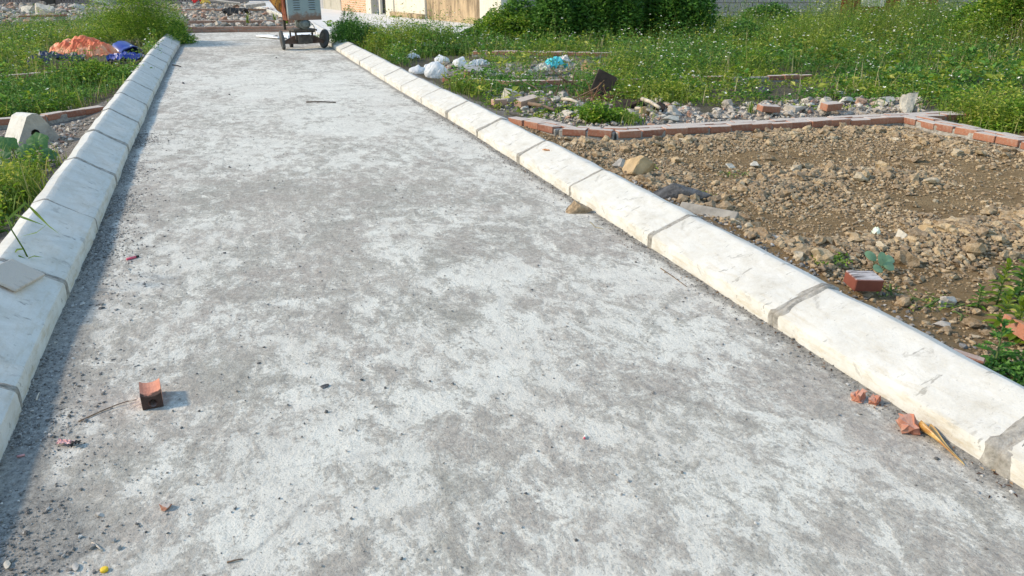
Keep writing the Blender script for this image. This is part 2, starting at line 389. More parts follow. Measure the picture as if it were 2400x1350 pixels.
def ground_z(x, y):
    x = np.asarray(x, float); y = np.asarray(y, float)
    n = fbm(x, y, .7, 4, 3)-.5; n2 = fbm(x, y, 6, 3, 9)-.5
    z = -.01+.05*n+.02*n2
    rr = x-foot(R_J, np.clip(y, -1, 21)); ll = foot(L_J, np.clip(y, -1, 20))-x
    z = z+np.where(rr > 0, .06*np.exp(-np.abs(rr-.28)/.25), 0)*(y < 21)
    z = z+np.where(ll > 0, .09*np.exp(-np.abs(ll-.28)/.3), 0)*(y < 21)
    for rg in RIDGES: z = z+.045*np.exp(-(seg_dist(x, y, rg)/.17)**2)*(.5+fbm(x, y, 4, 3, 5))
    inroad = (rr < .26) & (ll < .26) & (y < ROAD_END+.3)
    z = np.where(inroad, -.09, z)
    far = np.clip((y-20.7)/2, 0, 1)
    z = z+.05*far*(fbm(x, y, 1.5, 3, 8)-.3)
    lane_in = inpoly(x, y, [(LANE[0].x+.25, 80), (LANE[0].x+.25, 40)]+[(p.x+.2, p.y+.25) for p in LANE[1:]]+[(HOUSE0.x, HOUSE0.y), (HOUSE1.x, HOUSE1.y), (1.5, 80)])
    z = np.where(lane_in, -.05, z)
    return z
def gz(x, y): return float(ground_z(np.array([x]), np.array([y]))[0])

# ---------------------------------------------------------------- ground sheet
def lines(*seg):
    out = []
    for a, b, s in seg: out += list(np.arange(a, b, s))
    return np.array(out+[seg[-1][1]])
gx = lines((-400, -60, 40), (-60, -12, 4), (-12, -3, .25), (-3, -1, .08), (-1, 1.8, .4), (1.8, 6.2, .04), (6.2, 12, .15), (12, 40, 1), (40, 400, 40))
gy = lines((-60, -4, 8), (-4, 1, .5), (1, 6.6, .04), (6.6, 14, .12), (14, 26, .2), (26, 60, 2), (60, 900, 60))
X, Y = np.meshgrid(gx, gy); Z = ground_z(X, Y)
nx, ny = len(gx), len(gy); I = np.arange(nx*ny).reshape(ny, nx)
Q = np.stack([I[:-1, :-1], I[:-1, 1:], I[1:, 1:], I[1:, :-1]], -1).reshape(-1, 4)
gme = mesh_np('ground', np.stack([X, Y, Z], -1).reshape(-1, 3), Q, True)
WEEDS_R = poly_at((745, 66), (900, 81), (1100, 82), (1500, 60), (2420, 50), (2420, 262), (2080, 255), (1600, 262), (1360, 290), (1220, 280), (1100, 232), (950, 165), (840, 122))
WEEDS_L = poly_at((0, 72), (160, 62), (250, 45), (410, 60), (437, 80), (395, 120), (330, 200), (272, 240), (200, 262), (120, 272), (-30, 290), (-400, 320), (-400, 90))
BARE = [poly_at((1010, 150), (1120, 142), (1420, 140), (1450, 160), (1380, 188), (1180, 186), (1060, 178)), poly_at((1120, 215), (1330, 225), (1560, 235), (1640, 250), (1640, 272), (1300, 290), (1180, 262)),
        poly_at((1830, 232), (2160, 232), (2160, 268), (1650, 272), (1700, 250))]
CLEAR = [poly_at((110, 112), (225, 92), (350, 95), (352, 168), (225, 178), (100, 178)), poly_at((940, 140), (1060, 128), (1125, 135), (1150, 178), (1050, 196), (960, 182)), poly_at((1250, 150), (1345, 150), (1340, 195), (1250, 195))]
zone = np.zeros(X.shape)
zone[(Y > 5.8)] = .55; zone[(X < -1)] = .45; zone[inpoly(X, Y, PLOT)] = 0
zone[inpoly(X, Y, WEEDS_R) | inpoly(X, Y, WEEDS_L)] = .9
for b in BARE: zone[inpoly(X, Y, b)] = .5
zone[(X < -4) & (Y < 14)] = .9; zone[(X > 7) & (Y < 14)] = .9; zone[(Y > 21) & (X < 6)] = .5
zone[(np.abs(X-foot(R_J, Y)-.33) < .1) & (Y < 6) & (Y > 1)] = .4
ca = gme.attributes.new('zone', 'FLOAT', 'POINT'); ca.data.foreach_set('value', zone.ravel().astype(np.float32))
tag(link('ground', gme, MAT['soil']), kind='structure')

# ---------------------------------------------------------------- road sheet
ry = lines((-3, 1, .25), (1, 8, .05), (8, ROAD_END, .1)); ru = np.linspace(0, 1, 61)
XL = foot(L_J, ry)-.05; XR = foot(R_J, ry)+.05
RX = XL[:, None]+(XR-XL)[:, None]*ru[None]; RY = np.repeat(ry[:, None], 61, 1)
RZ = .006*(fbm(RX, RY, 1.2, 3, 2)-.5)
worn = np.zeros(RX.shape)
def blob(px, py, rx, ry_, w, rot=0):
    p = at(px, py); dx, dy = RX-p.x, RY-p.y; c, s = math.cos(R(rot)), math.sin(R(rot))
    u, v = dx*c+dy*s, -dx*s+dy*c
    worn[...] += w*np.exp(-((u/rx)**2+(v/ry_)**2))
for b in ((760, 450, .75, .35, .55), (950, 470, .3, .3, .35), (430, 470, .5, .6, .35), (700, 560, .5, .3, .25), (600, 660, .35, .35, .25), (520, 900, .28, .3, .3), (860, 740, .28, .16, .3),
          (1200, 520, .35, .3, .2), (1330, 590, .3, .3, .2), (1060, 1000, .2, .1, .25), (830, 1310, .12, .1, .5), (950, 880, .3, .12, .2), (700, 100, 1.2, .8, .4), (520, 130, .8, 1.2, .3), (1500, 900, .2, .4, .25, 30),
          (620, 250, .7, .5, .22), (900, 400, .4, .2, .2), (680, 270, .6, .5, -.1), (1500, 640, .3, .25, -.35), (1150, 640, .3, .2, -.25), (650, 200, 1.0, 2.0, -.5), (900, 300, .9, 1.0, -.25), (1000, 800, .4, .3, -.2), (500, 1220, .5, .3, -.25),
          (1250, 850, .4, .3, -.2), (800, 940, .3, .2, -.1), (1750, 1100, .3, .3, -.15), (1150, 400, .3, .5, -.3), (420, 620, .2, .15, -.2), (1900, 1180, .3, .2, .15), (300, 1050, .2, .2, .2)): blob(*b)
dl = RX-foot(L_J, ry)[:, None]; dr = foot(R_J, ry)[:, None]-RX
edge = 1.05*np.exp(-dl/.12)*(.8+.4*np.exp(-((ry-2.8)/2)**2))[:, None]+.95*np.exp(-dr/.085)+.16*np.exp(-dl/.5)*np.exp(-((ry-2.6)/2.0)**2)[:, None]
edge += .5*np.exp(-((RX-at(70, 1300).x)**2+(RY-at(70, 1300).y)**2)/.06)
I = np.arange(RX.size).reshape(RX.shape); Q = np.stack([I[:-1, :-1], I[:-1, 1:], I[1:, 1:], I[1:, :-1]], -1).reshape(-1, 4)
rme = mesh_np('road', np.stack([RX, RY, RZ], -1).reshape(-1, 3), Q, True)
for nm, arr in (('worn', worn+.17), ('edge_dirt', edge)):
    a = rme.attributes.new(nm, 'FLOAT', 'POINT'); a.data.foreach_set('value', arr.ravel().astype(np.float32))
tag(link('road', rme, MAT['road']), kind='structure')
# pale lane beyond, raised a kerb's height
bm = bmesh.new(); far = [Vector((-3.0, 120, LANE_Z))]; pts = [Vector(p) for p in LANE]+[HOUSE0+Vector((0.5, 0, LANE_Z-.1)), HOUSE1+HD*1.0+Vector((.4, 0, LANE_Z-.1)), Vector((1.0, 120, LANE_Z))]+far
for p in pts: p.z = LANE_Z
f = bm.faces.new([bm.verts.new(p) for p in pts]); r = bmesh.ops.extrude_face_region(bm, geom=[f])
for v in [g for g in r['geom'] if isinstance(g, bmesh.types.BMVert)]: v.co.z -= .25
bmesh.ops.recalc_face_normals(bm, faces=bm.faces[:])
tag(link('lane', mesh_bm('lane', bm), MAT['lane']), kind='structure')

# ---------------------------------------------------------------- kerbs
PROF_R = [(0, -.05), (0, .054), (.003, .062), (.012, .068), (.07, .092), (.14, .120), (.195, .143), (.209, .149), (.222, .151), (.268, .138), (.279, .133), (.284, .12), (.283, -.05)]
PROF_L = [(0, -.05), (.0, .058), (.004, .069), (.016, .078), (.07, .110), (.14, .152), (.190, .184), (.206, .194), (.221, .198), (.266, .187), (.277, .182), (.282, .17), (.280, -.05)]
def kerb_block(J, i, prof, side, parent, seed):
    (y0, x0), (y1, x1) = J[i], J[i+1]; g = np.random.default_rng(seed); n = 30 if y0 < 8 else 8
    ts = np.concatenate([[0, .006, .03], np.linspace(.08, .92, n-6), [.97, .994, 1]])
    gap = .006; L = y1-y0-2*gap; V = []
    hx, hz_ = g.normal(0, .003), g.normal(0, .003)
    for k, t in enumerate(ts):
        yy = gap+L*t; e = 1 if (t < .004 or t > .996) else 0
        for (u, z) in prof:
            w = .0042*(vnoise(u*9, (y0+yy)*5, 1, 4)-.5)*2+(-.006 if (u < .03 and z > .03 and vnoise(yy*23, y0*7, 1, 12) > .83) else 0)*1.0
            uu = u+w*(1 if u > .1 else -1)+hx; zz = z+(w if z > 0 else 0)+hz_*(z > 0)
            if e: uu = uu*.965+.005; zz = zz-.006*(z > .02)-.004*g.random()
            jag = (g.random()-.5)*.006 if e else 0
            V.append((side*uu+(x1-x0)*t, yy+jag, zz))
    m = len(prof); Fc = []
    for k in range(len(ts)-1):
        for j in range(m):
            a, b = k*m+j, k*m+(j+1) % m; q = (a, b, b+m, a+m); Fc.append(q if side > 0 else q[::-1])
    bm = bmesh.new(); bv = [bm.verts.new(v) for v in V]
    for q in Fc: bm.faces.new([bv[a] for a in q])
    bm.faces.new([bv[j] for j in range(m)]); bm.faces.new([bv[(len(ts)-1)*m+j] for j in range(m)])
    bmesh.ops.recalc_face_normals(bm, faces=bm.faces[:])
    me = mesh_bm('kerb_block', bm, True); me.materials.append(MAT['kerb'])
    me.set_sharp_from_angle(angle=R(24))
    return link('kerb_block', me, None, parent, (x0, y0, 0))
def mortar_joint(J, i, prof, side, parent, w):
    y0, x0 = J[i]; g = np.random.default_rng(900+i+int(side)); V = []
    P = np.array(prof); c = np.array((.14, .03)); m = len(prof); rings = []
    # finer profile
    fine = [];
    for a, b in zip(prof[:-1], prof[1:]):
        k = max(1, int(math.hypot(b[0]-a[0], b[1]-a[1])/.016))
        fine += [(a[0]+(b[0]-a[0])*t/k, a[1]+(b[1]-a[1])*t/k) for t in range(k)]
    fine.append(prof[-1]); F2 = np.array(fine)
    T = np.gradient(F2, axis=0); Nn = np.stack([-T[:, 1], T[:, 0]], 1); Nn /= np.linalg.norm(Nn, axis=1)[:, None]
    for s_, off in ((-1, -.009), (-.62, .0028), (-.16, .0022), (-.04, -.005), (.08, .0022), (.62, .0030), (1, -.009)):
        ring = []
        for j, (u, z) in enumerate(fine):
            ww = w*(.62+.9*vnoise(j*.21, s_*3+y0*7, 1, 6))*(1.0+.35*(u < .05)); o = off+(.0035*(g.random()-.5) if abs(s_) < .9 else 0)
            uu = u+Nn[j, 0]*o; zz = z+Nn[j, 1]*o
            ring.append((side*uu, s_*ww*.5+.012*(vnoise(j*.3, y0*5, 1, 8)-.5), zz))
        rings.append(ring)
    bm = bmesh.new(); RV = [[bm.verts.new(p) for p in r] for r in rings]
    for a in range(len(RV)-1):
        for j in range(len(fine)-1): bm.faces.new((RV[a][j], RV[a][j+1], RV[a+1][j+1], RV[a+1][j]))
    bmesh.ops.recalc_face_normals(bm, faces=bm.faces[:])
    return link('mortar_joint', mesh_bm('mortar_joint', bm, True), MAT['mortar'], parent, (x0, y0, 0))
kr = tag(empty('kerb'), 'cream concrete kerb of sloped blocks along the right side of the road, lit by the sun', 'kerb')
kl = tag(empty('kerb'), 'bluish grey shaded concrete kerb of sloped blocks along the left side of the road', 'kerb')
for i in range(len(R_J)-1):
    kerb_block(R_J, i, PROF_R, 1, kr, 100+i)
    mortar_joint(R_J, i+1, PROF_R, 1, kr, {3: .085, 4: .055, 5: .034, 6: .05, 7: .042}.get(i+1, .034)) if R_J[i+1][0] < 18 else None
for i in range(len(L_J)-1):
    kerb_block(L_J, i, PROF_L, -1, kl, 200+i)
    mortar_joint(L_J, i+1, PROF_L, -1, kl, {4: .042, 5: .04, 6: .034, 7: .04}.get(i+1, .03))
# kerb edge of the far lane
ke = tag(empty('lane_edging', LANE[1]), 'sunlit pale edging blocks along the far raised lane behind the mixer', 'kerb')
a, b = LANE[1], LANE[0]; dv = (b-a); Lf = dv.length; dv.normalize(); k = 0; eb = box_mesh('edging_block', (.95, .12, .28), .012)
eb.materials.append(MAT['kerb'])
while k*1.0 < Lf:
    p = a+dv*(k+.5); o = link('edging_block', eb, None, ke); o.location = (p-a)+Vector((-.07, 0, -.11)); o.rotation_euler = (random.uniform(-.01, .01), 0, math.atan2(dv.y, dv.x)); k += 1

# ---------------------------------------------------------------- brick work
BR = []
for i in range(5):
    bm = bmesh.new(); add_box(bm, (0, 0, 0), (.205, .1, .058)); bevel(bm, .005)
    for v in bm.verts: v.co += Vector((random.uniform(-1, 1), random.uniform(-1, 1), random.uniform(-1, 1)))*.0025
    BR.append(mesh_bm('brick', bm))
def brick_line(name, pts, label, cat, wyth=2, z0=0.0, courses=1, mat='brick', step=.222, loose=.009, grp=None, gap=()):
    root = tag(empty(name, pts[0]), label, cat, grp); org = Vector(pts[0])
    mkey = {}
    for i, me in enumerate(BR):
        m2 = me.copy(); m2.name = 'brick'; m2.materials.clear(); m2.materials.append(MAT[mat]); mkey[i] = m2
    bmm = bmesh.new()
    for a, b in zip(pts[:-1], pts[1:]):
        a = Vector(a); b = Vector(b); d = b-a; d.z = 0; L = d.length; d.normalize(); nrm = Vector((-d.y, d.x, 0)); n = max(1, math.ceil(L/step-.1)); ang = math.atan2(d.y, d.x)
        for c in range(courses):
            for w in range(wyth):
                for k in range(n):
                    t = (k+.5+(.5 if (c+w) % 2 else 0))*L/n
                    if t > L: continue
                    p = a+d*t+nrm*((w-(wyth-1)/2)*.112)
                    if any(g0 < (p-org).length < g1 for g0, g1 in gap): continue
                    o = link('brick', mkey[random.randrange(5)], None, root)
                    o.location = (p-org)+Vector((random.uniform(-1, 1)*loose, random.uniform(-1, 1)*loose, z0-org.z+.031+c*.068+random.uniform(-1, 1)*loose*.6))
                    o.rotation_euler = (random.uniform(-.02, .02), random.uniform(-.02, .02), ang+random.uniform(-.06, .06))
        mid = a+(b-a)*.5-org
        add_box(bmm, (mid.x, mid.y, z0-org.z+.068*courses/2-.062), (L+.02, .112*wyth-.034, .068*courses+.076), (0, 0, ang))
    bevel(bmm, .006); link('mortar_bed', mesh_bm('mortar_bed', bmm), MAT['mortar'], root)
    return root
brick_line('brick_edging', WALL_A, 'low red brick edging bordering the brown soil plot on its far side', 'brick edging', 2, .012)
brick_line('brick_edging', WALL_B, 'low brick edging running on to the right beyond the corner of the soil plot', 'brick edging', 2, .008)
brick_line('brick_edging', WALL_C, 'low bright orange brick edging along the right side of the soil plot', 'brick edging', 2, .012)
brick_line('brick_edging', [at(1040, 193), at(1200, 203), at(1440, 199), at(1660, 192), at(1900, 187)], 'half buried brick edging beyond the twigs crossing the weeds', 'brick edging', 1, .01, gap=((2.6, 3.1), (3.7, 4.3)))
brick_line('brick_edging', [at(1110, 131), at(1290, 134), at(1440, 136)], 'short brick edging behind the white plastic bags', 'brick edging', 2, .03)
brick_line('brick_edging', [at(-60, 198), at(0, 193), at(60, 188), at(135, 180)], 'brick edging in the weeds below the orange tarpaulin', 'brick edging', 1, .02)
brick_line('brick_edging', [at(-60, 305), at(0, 300), at(110, 290), at(236, 268)], 'brick edging behind the loose holed kerb block', 'brick edging', 1, .025)
brick_line('brick_wall', [at(432, 76), at(560, 75), at(700, 74)], 'low dusty brick wall closing the far end of the road', 'brick wall', 1, 0, 2, 'brick_far')
brick_line('brick_wall', [at(436, 60), at(560, 59), at(715, 58)], 'second low dusty brick wall in front of the rubble heap', 'brick wall', 1, 0, 2, 'brick_far')
brick_line('brick_edging', [at(400, 32), at(520, 32), at(640, 32)], 'line of bricks across the far rubble', 'brick edging', 1, .1, 1, 'brick_far')
brick_line('brick_edging', [at(45, 49), at(160, 46)], 'line of bricks in the rubble at far left', 'brick edging', 1, .1, 1, 'brick')

# ---------------------------------------------------------------- old walls behind the lane and the lot
def wall_box(name, a, b, z0, z1, th, mat, parent=None, org=None, off=0.0):
    a = Vector(a); b = Vector(b); d = b-a; d.z = 0; L = d.length; d.normalize(); nr = Vector((d.y, -d.x, 0))
    bm = bmesh.new(); add_box(bm, (0, 0, 0), (L, th, z1-z0)); bevel(bm, .01)
    c = (a+b)/2+nr*(off-th/2) if True else 0
    o = link(name, mesh_bm(name, bm), mat, parent); o.location = Vector((c.x, c.y, (z0+z1)/2))-(org or Vector((0, 0, 0))); o.rotation_euler = (0, 0, math.atan2(d.y, d.x)); return o
MW = dict(
    yel=m_wall('stained_ochre_plaster', (.40, .29, .175), (.52, .40, .27), (.13, .10, .07), .9, lo=.44, hi=.62),
    cream=m_wall('cream_plaster', (.58, .54, .46), (.66, .62, .54), (.35, .31, .25), .6),
    moss=m_wall('mossy_grey_concrete', (.36, .34, .29), (.46, .43, .37), (.12, .12, .09), .8),
    blk=m_wall('grey_block', (.25, .25, .255), (.33, .33, .335), (.15, .15, .15), .6),
    dark=m_wall('dark_wall', (.05, .047, .043), (.09, .08, .07), (.03, .03, .03), .5),  # near-black; puts the doorway's inner shade into the colour, also on the far pillar
    red=m_wall('rusty_red_sheet', (.20, .035, .025), (.28, .05, .035), (.09, .03, .02), .7),
    grey=m_wall('grey_cement_render', (.30, .30, .31), (.40, .40, .41), (.16, .16, .16), .7))
def m_bw(name, c1, c2, mo, sx=.21, sz=.068, rotz=0):
    n = NT(name, .92, .2); t = n.t.nodes.new('ShaderNodeTexBrick'); n.t.links.new(n.mapping((1, 1, 1), (R(90), 0, 0)), t.inputs[0])
    t.inputs['Scale'].default_value = 1; t.inputs['Brick Width'].default_value = sx; t.inputs['Row Height'].default_value = sz; t.inputs['Mortar Size'].default_value = .008
    for k, c in (('Color1', c1), ('Color2', c2), ('Mortar', mo)): t.inputs[k].default_value = (*c, 1)
    s = n.noise(2.2, 7, .7, co=n.mapping((2, 2, .6))); n.color(n.mix(n.ramp(s, (.5, 0.0), (.66, .7)), t.outputs[0], tuple(v*.75 for v in mo)))
    n.bump(t.outputs[1], -.01); return n.m
hb = tag(empty('old_house', HOUSE0), 'old house with ochre and cream walls, brick section and dark doorway beside the far lane', 'house')
def hp(px):
    # point of the house line seen at picture column px
    a, b = HOUSE0, HOUSE1
    lo, hi = 0.0, 1.3
    for _ in range(40):
        m = (lo+hi)/2; q = a+(b-a)*m; v = np.array((q.x, q.y, q.z-CAM_H)); X_ = 1200+F_PX*float(_R@v)/float(_F@v)
        if X_ > px: lo = m
        else: hi = m
    return a+(b-a)*lo
o_ = hb.location.copy()
brickm = m_bw('orange_brickwork', (.50, .26, .15), (.58, .36, .22), (.62, .57, .48))
for (p0, p1, z1, th, mt, nm, off) in ((1176, 1126, 2.6, .2, 'cream', 'wall', .02), (1126, 1001, 2.6, .2, 'yel', 'wall', 0.0), (1001, 921, 2.8, .2, 'cream', 'wall', .06), (912, 930, 2.8, .12, 'cream', 'door_frame', .10),
                                       (912, 874, 2.8, .1, 'dark', 'doorway', -.35), (874, 862, 2.8, .22, 'cream', 'pillar', .05), (801, 760, 2.5, .2, 'moss', 'wall', .02), (760, 700, 2.5, .2, 'grey', 'wall', -.02)):  # doorway is a dark panel painted as the unlit opening
    a, b = (hp(p0), hp(p1)) if p0 > p1 else (hp(p1), hp(p0))
    wall_box(nm, b, a, -.1, z1, th, MW[mt], hb, o_, off)
a, b = hp(862), hp(801); wall_box('brick_wall', b, a, -.1, 2.5, .2, brickm, hb, o_, .0)
a, b = hp(1001), hp(925); wall_box('plinth', b, a, -.1, .26, .1, MW['yel'], hb, o_, .16)
a, b = hp(892), hp(889); wall_box('door_post', b, a, -.1, 2.6, .08, MW['cream'], hb, o_, .0)
a, b = hp(905), hp(893); wall_box('door_leaf', b, a, -.05, 2.4, .04, MW['grey'], hb, o_, -.2)
# rear wall of big concrete blocks, square to the view
def screen_wall(px0, px1, basey): return at(px0, basey), at(px1, basey)
wa, wb = at(1176, 47), at(2560, 47)
bd = (wb-wa).normalized(); WL = (wb-wa).length; wn = Vector((bd.y, -bd.x, 0))
bw = tag(empty('block_wall', wa), 'rear wall of large grey concrete blocks behind the weeds', 'wall')
col_x = lambda px: (at(px, 47)-wa).length
bs = .355; bh = .272; nb = int(WL/bs); bme = box_mesh('concrete_block', (bs-.022, .16, bh-.02), .008); bme.materials.append(MW['blk'])
g0, g1 = col_x(1962), col_x(2185)
for r_ in range(6):
    for k in range(nb):
        s_ = (k+.5+(.5 if r_ % 2 else 0))*bs
        if g0-.1 < s_ < g1+.1: continue
        if s_ < col_x(1500) and False: continue
        o = link('concrete_block', bme, None, bw); o.location = bd*s_+Vector((0, 0, (r_+.5)*bh-.05))+wn*random.uniform(-.006, .006); o.rotation_euler = (0, 0, math.atan2(bd.y, bd.x))
for s0, s1 in ((0, g0), (g1, WL)):
    c = bd*((s0+s1)/2)-wn*.03; bm = bmesh.new(); add_box(bm, (0, 0, 0), (s1-s0, .14, bh*6-.05)); o = link('mortar_backing', mesh_bm('mortar_backing', bm), MAT['mortar'], bw)
    o.location = c+Vector((0, 0, bh*3-.07)); o.rotation_euler = (0, 0, math.atan2(bd.y, bd.x))
# red corrugated gate in the wall
rg = tag(empty('metal_gate', wa+bd*g0+wn*.1), 'rust red corrugated metal gate with cream panels in the rear block wall', 'gate'); ang = math.atan2(bd.y, bd.x)
def corr(name, w, h, mat, x0, z0, y0, parent):
    n = int(w/.02); V = []; Fc = []
    for i in range(n+1):
        u = i*w/n; d = .012*math.sin(u/.09*2*math.pi)
        V += [(u, d, 0), (u, d, h)]
        if i: Fc.append((2*i-2, 2*i, 2*i+1, 2*i-1))
    V2 = [(a, b+.004, c) for a, b, c in V]; m = len(V); V += V2; Fc += [tuple(q+m for q in f[::-1]) for f in Fc]
    o = link(name, mesh_np(name, V, Fc, True), mat, parent); M_ = Matrix.Rotation(ang, 4, 'Z'); o.rotation_euler = (0, 0, ang); o.location = M_@Vector((x0, y0, z0)); return o
rg.rotation_euler = (0, 0, 0); gw = g1-g0
corr('metal_sheet', gw*.2, 1.9, MW['red'], 0, .0, 0, rg); corr('metal_sheet', gw*.42, 1.9, MW['red'], gw*.2, .0, .02, rg); corr('metal_sheet', gw*.36, 1.9, MW['red'], gw*.64, .0, 0, rg)
corr('cream_panel', gw*.26, 1.2, MW['cream'], gw*.20, .40, -.03, rg); corr('cream_strip', gw*.05, 1.5, MW['cream'], gw*.62, .36, -.03, rg)
# far left wall of holed bricks
def m_holed():
    n = NT('holed_brick_wall', .95, .2); t = n.t.nodes.new('ShaderNodeTexBrick'); n.t.links.new(n.mapping((1, 1, 1), (R(90), 0, 0)), t.inputs[0])
    t.inputs['Scale'].default_value = 1; t.inputs['Brick Width'].default_value = .12; t.inputs['Row Height'].default_value = .11; t.inputs['Mortar Size'].default_value = .022
    for k, c in (('Color1', (.06, .05, .05)), ('Color2', (.20, .17, .165)), ('Mortar', (.30, .26, .25))): t.inputs[k].default_value = (*c, 1)
    s = n.noise(.8, 7, .7); n.color(n.mix(n.ramp(s, (.45, 0.0), (.6, .85)), t.outputs[0], (.27, .235, .225))); n.bump(t.outputs[1], -.02); return n.m
fw = tag(empty('far_wall', at(-40, 17)), 'long dusty grey brick wall with rows of holes behind the far rubble', 'wall')
a, b = at(-300, 16), at(582, 13); wall_box('brickwork', a, b, -.1, 2.2, .2, m_holed(), fw, fw.location.copy())
a2 = at(100, 15.5)+Vector((0, -.1, 0)); wall_box('pillar', a2, a2+Vector((.5, -.05, 0)), -.1, 2.3, .3, MW['dark'], fw, fw.location.copy(), .05)
a2 = at(236, 15)+Vector((0, -.1, 0)); wall_box('door_panel', a2, a2+Vector((.9, -.1, 0)), -.1, 2.0, .1, MW['blk'], fw, fw.location.copy(), .08)
# far backdrop wall across the lane end
fb = tag(empty('far_house', at(640, 2, .1)), 'pale distant house wall at the far end of the lane', 'house')
wall_box('wall', at(560, 4, .1), at(800, 2, .1), -.1, 3.5, .3, MW['grey'], fb, fb.location.copy())

# ---------------------------------------------------------------- vegetation builders
def leaf_arrays(P, D, L, W, fold=.25):
    """diamond leaves: P base, D unit direction, L length, W width -> verts (n*4), faces (n*2)"""
    n = len(P); up = np.tile([0, 0, 1.], (n, 1))+RNG.normal(0, .45, (n, 3)); S = np.cross(D, up); S /= np.linalg.norm(S, axis=1)[:, None]+1e-9; Nn = np.cross(S, D)
    L = L[:, None]; W = W[:, None]; mid = P+D*L*.45
    V = np.stack([P, mid+S*W*.5+Nn*W*fold, P+D*L-Nn*L*.12, mid-S*W*.5+Nn*W*fold], 1).reshape(-1, 3)
    b = (np.arange(n)*4)[:, None]; Fc = np.concatenate([b+np.array([[0, 1, 2]]), b+np.array([[0, 2, 3]])], 1).reshape(-1, 3)
    return V, Fc
def blade_arrays(P, az, lean, L, W, nseg=3):
    n = len(P); D0 = np.stack([np.cos(az), np.sin(az), np.zeros(n)], 1); S = np.stack([-np.sin(az), np.cos(az), np.zeros(n)], 1)
    pts = []; cur = P.copy(); th = lean*.25
    for s_ in range(nseg+1):
        t = s_/nseg; w = (W*(1-t**1.5)*.5)[:, None]
        if s_ < nseg: pts += [cur-S*w, cur+S*w]
        else: pts += [cur]
        th = lean*(.25+1.0*t); cur = cur+(D0*np.sin(th)[:, None]+np.array([0, 0, 1.])*np.cos(th)[:, None])*(L/nseg)[:, None]
    k = 2*nseg+1; V = np.stack(pts, 1).reshape(-1, 3); f = []
    for s_ in range(nseg-1): f += [(2*s_, 2*s_+1, 2*s_+3), (2*s_, 2*s_+3, 2*s_+2)]
    f.append((2*nseg-2, 2*nseg-1, 2*nseg)); f = np.array(f)
    return V, (np.arange(n)[:, None, None]*k+f[None]).reshape(-1, 3)
class Acc:
    def __init__(s): s.V = []; s.F = []; s.o = 0
    def add(s, V, F): s.V.append(V); s.F.append(F+s.o); s.o += len(V)
    def make(s, name, mat, parent=None, kind=None):
        o = link(name, mesh_np(name, np.vstack(s.V), np.vstack(s.F)), mat, parent)
        if kind: o['kind'] = kind
        return o
def rdir(n, zmin=-.1, zmax=.9):
    a = RNG.random(n)*2*np.pi; z = RNG.uniform(zmin, zmax, n); r = np.sqrt(1-z*z); return np.stack([r*np.cos(a), r*np.sin(a), z], 1)
SPANS = {}
def herb_field(P2, h, spread, nleaf, L, W, acc, stems=None, zpow=.7, zmin=-.2):
    """leafy low plants at P2 with heights h"""
    n = len(P2); z0 = ground_z(P2[:, 0], P2[:, 1]); idx = np.repeat(np.arange(n), nleaf); m = len(idx)
    t = RNG.random(m)**zpow; a = RNG.random(m)*2*np.pi; rr = spread[idx]*np.sqrt(RNG.random(m))*(1-.45*t)
    P = np.stack([P2[idx, 0]+rr*np.cos(a), P2[idx, 1]+rr*np.sin(a), z0[idx]+t*h[idx]], 1)
    D = rdir(m, zmin, .8); s = RNG.uniform(.6, 1.25, m)
    acc.add(*leaf_arrays(P, D, L*s, W*s)); return P, t
Zs0 = lambda P: np.column_stack([P, ground_z(P[:, 0], P[:, 1])])
def keep(P, w): return P[RNG.random(len(P)) < w]

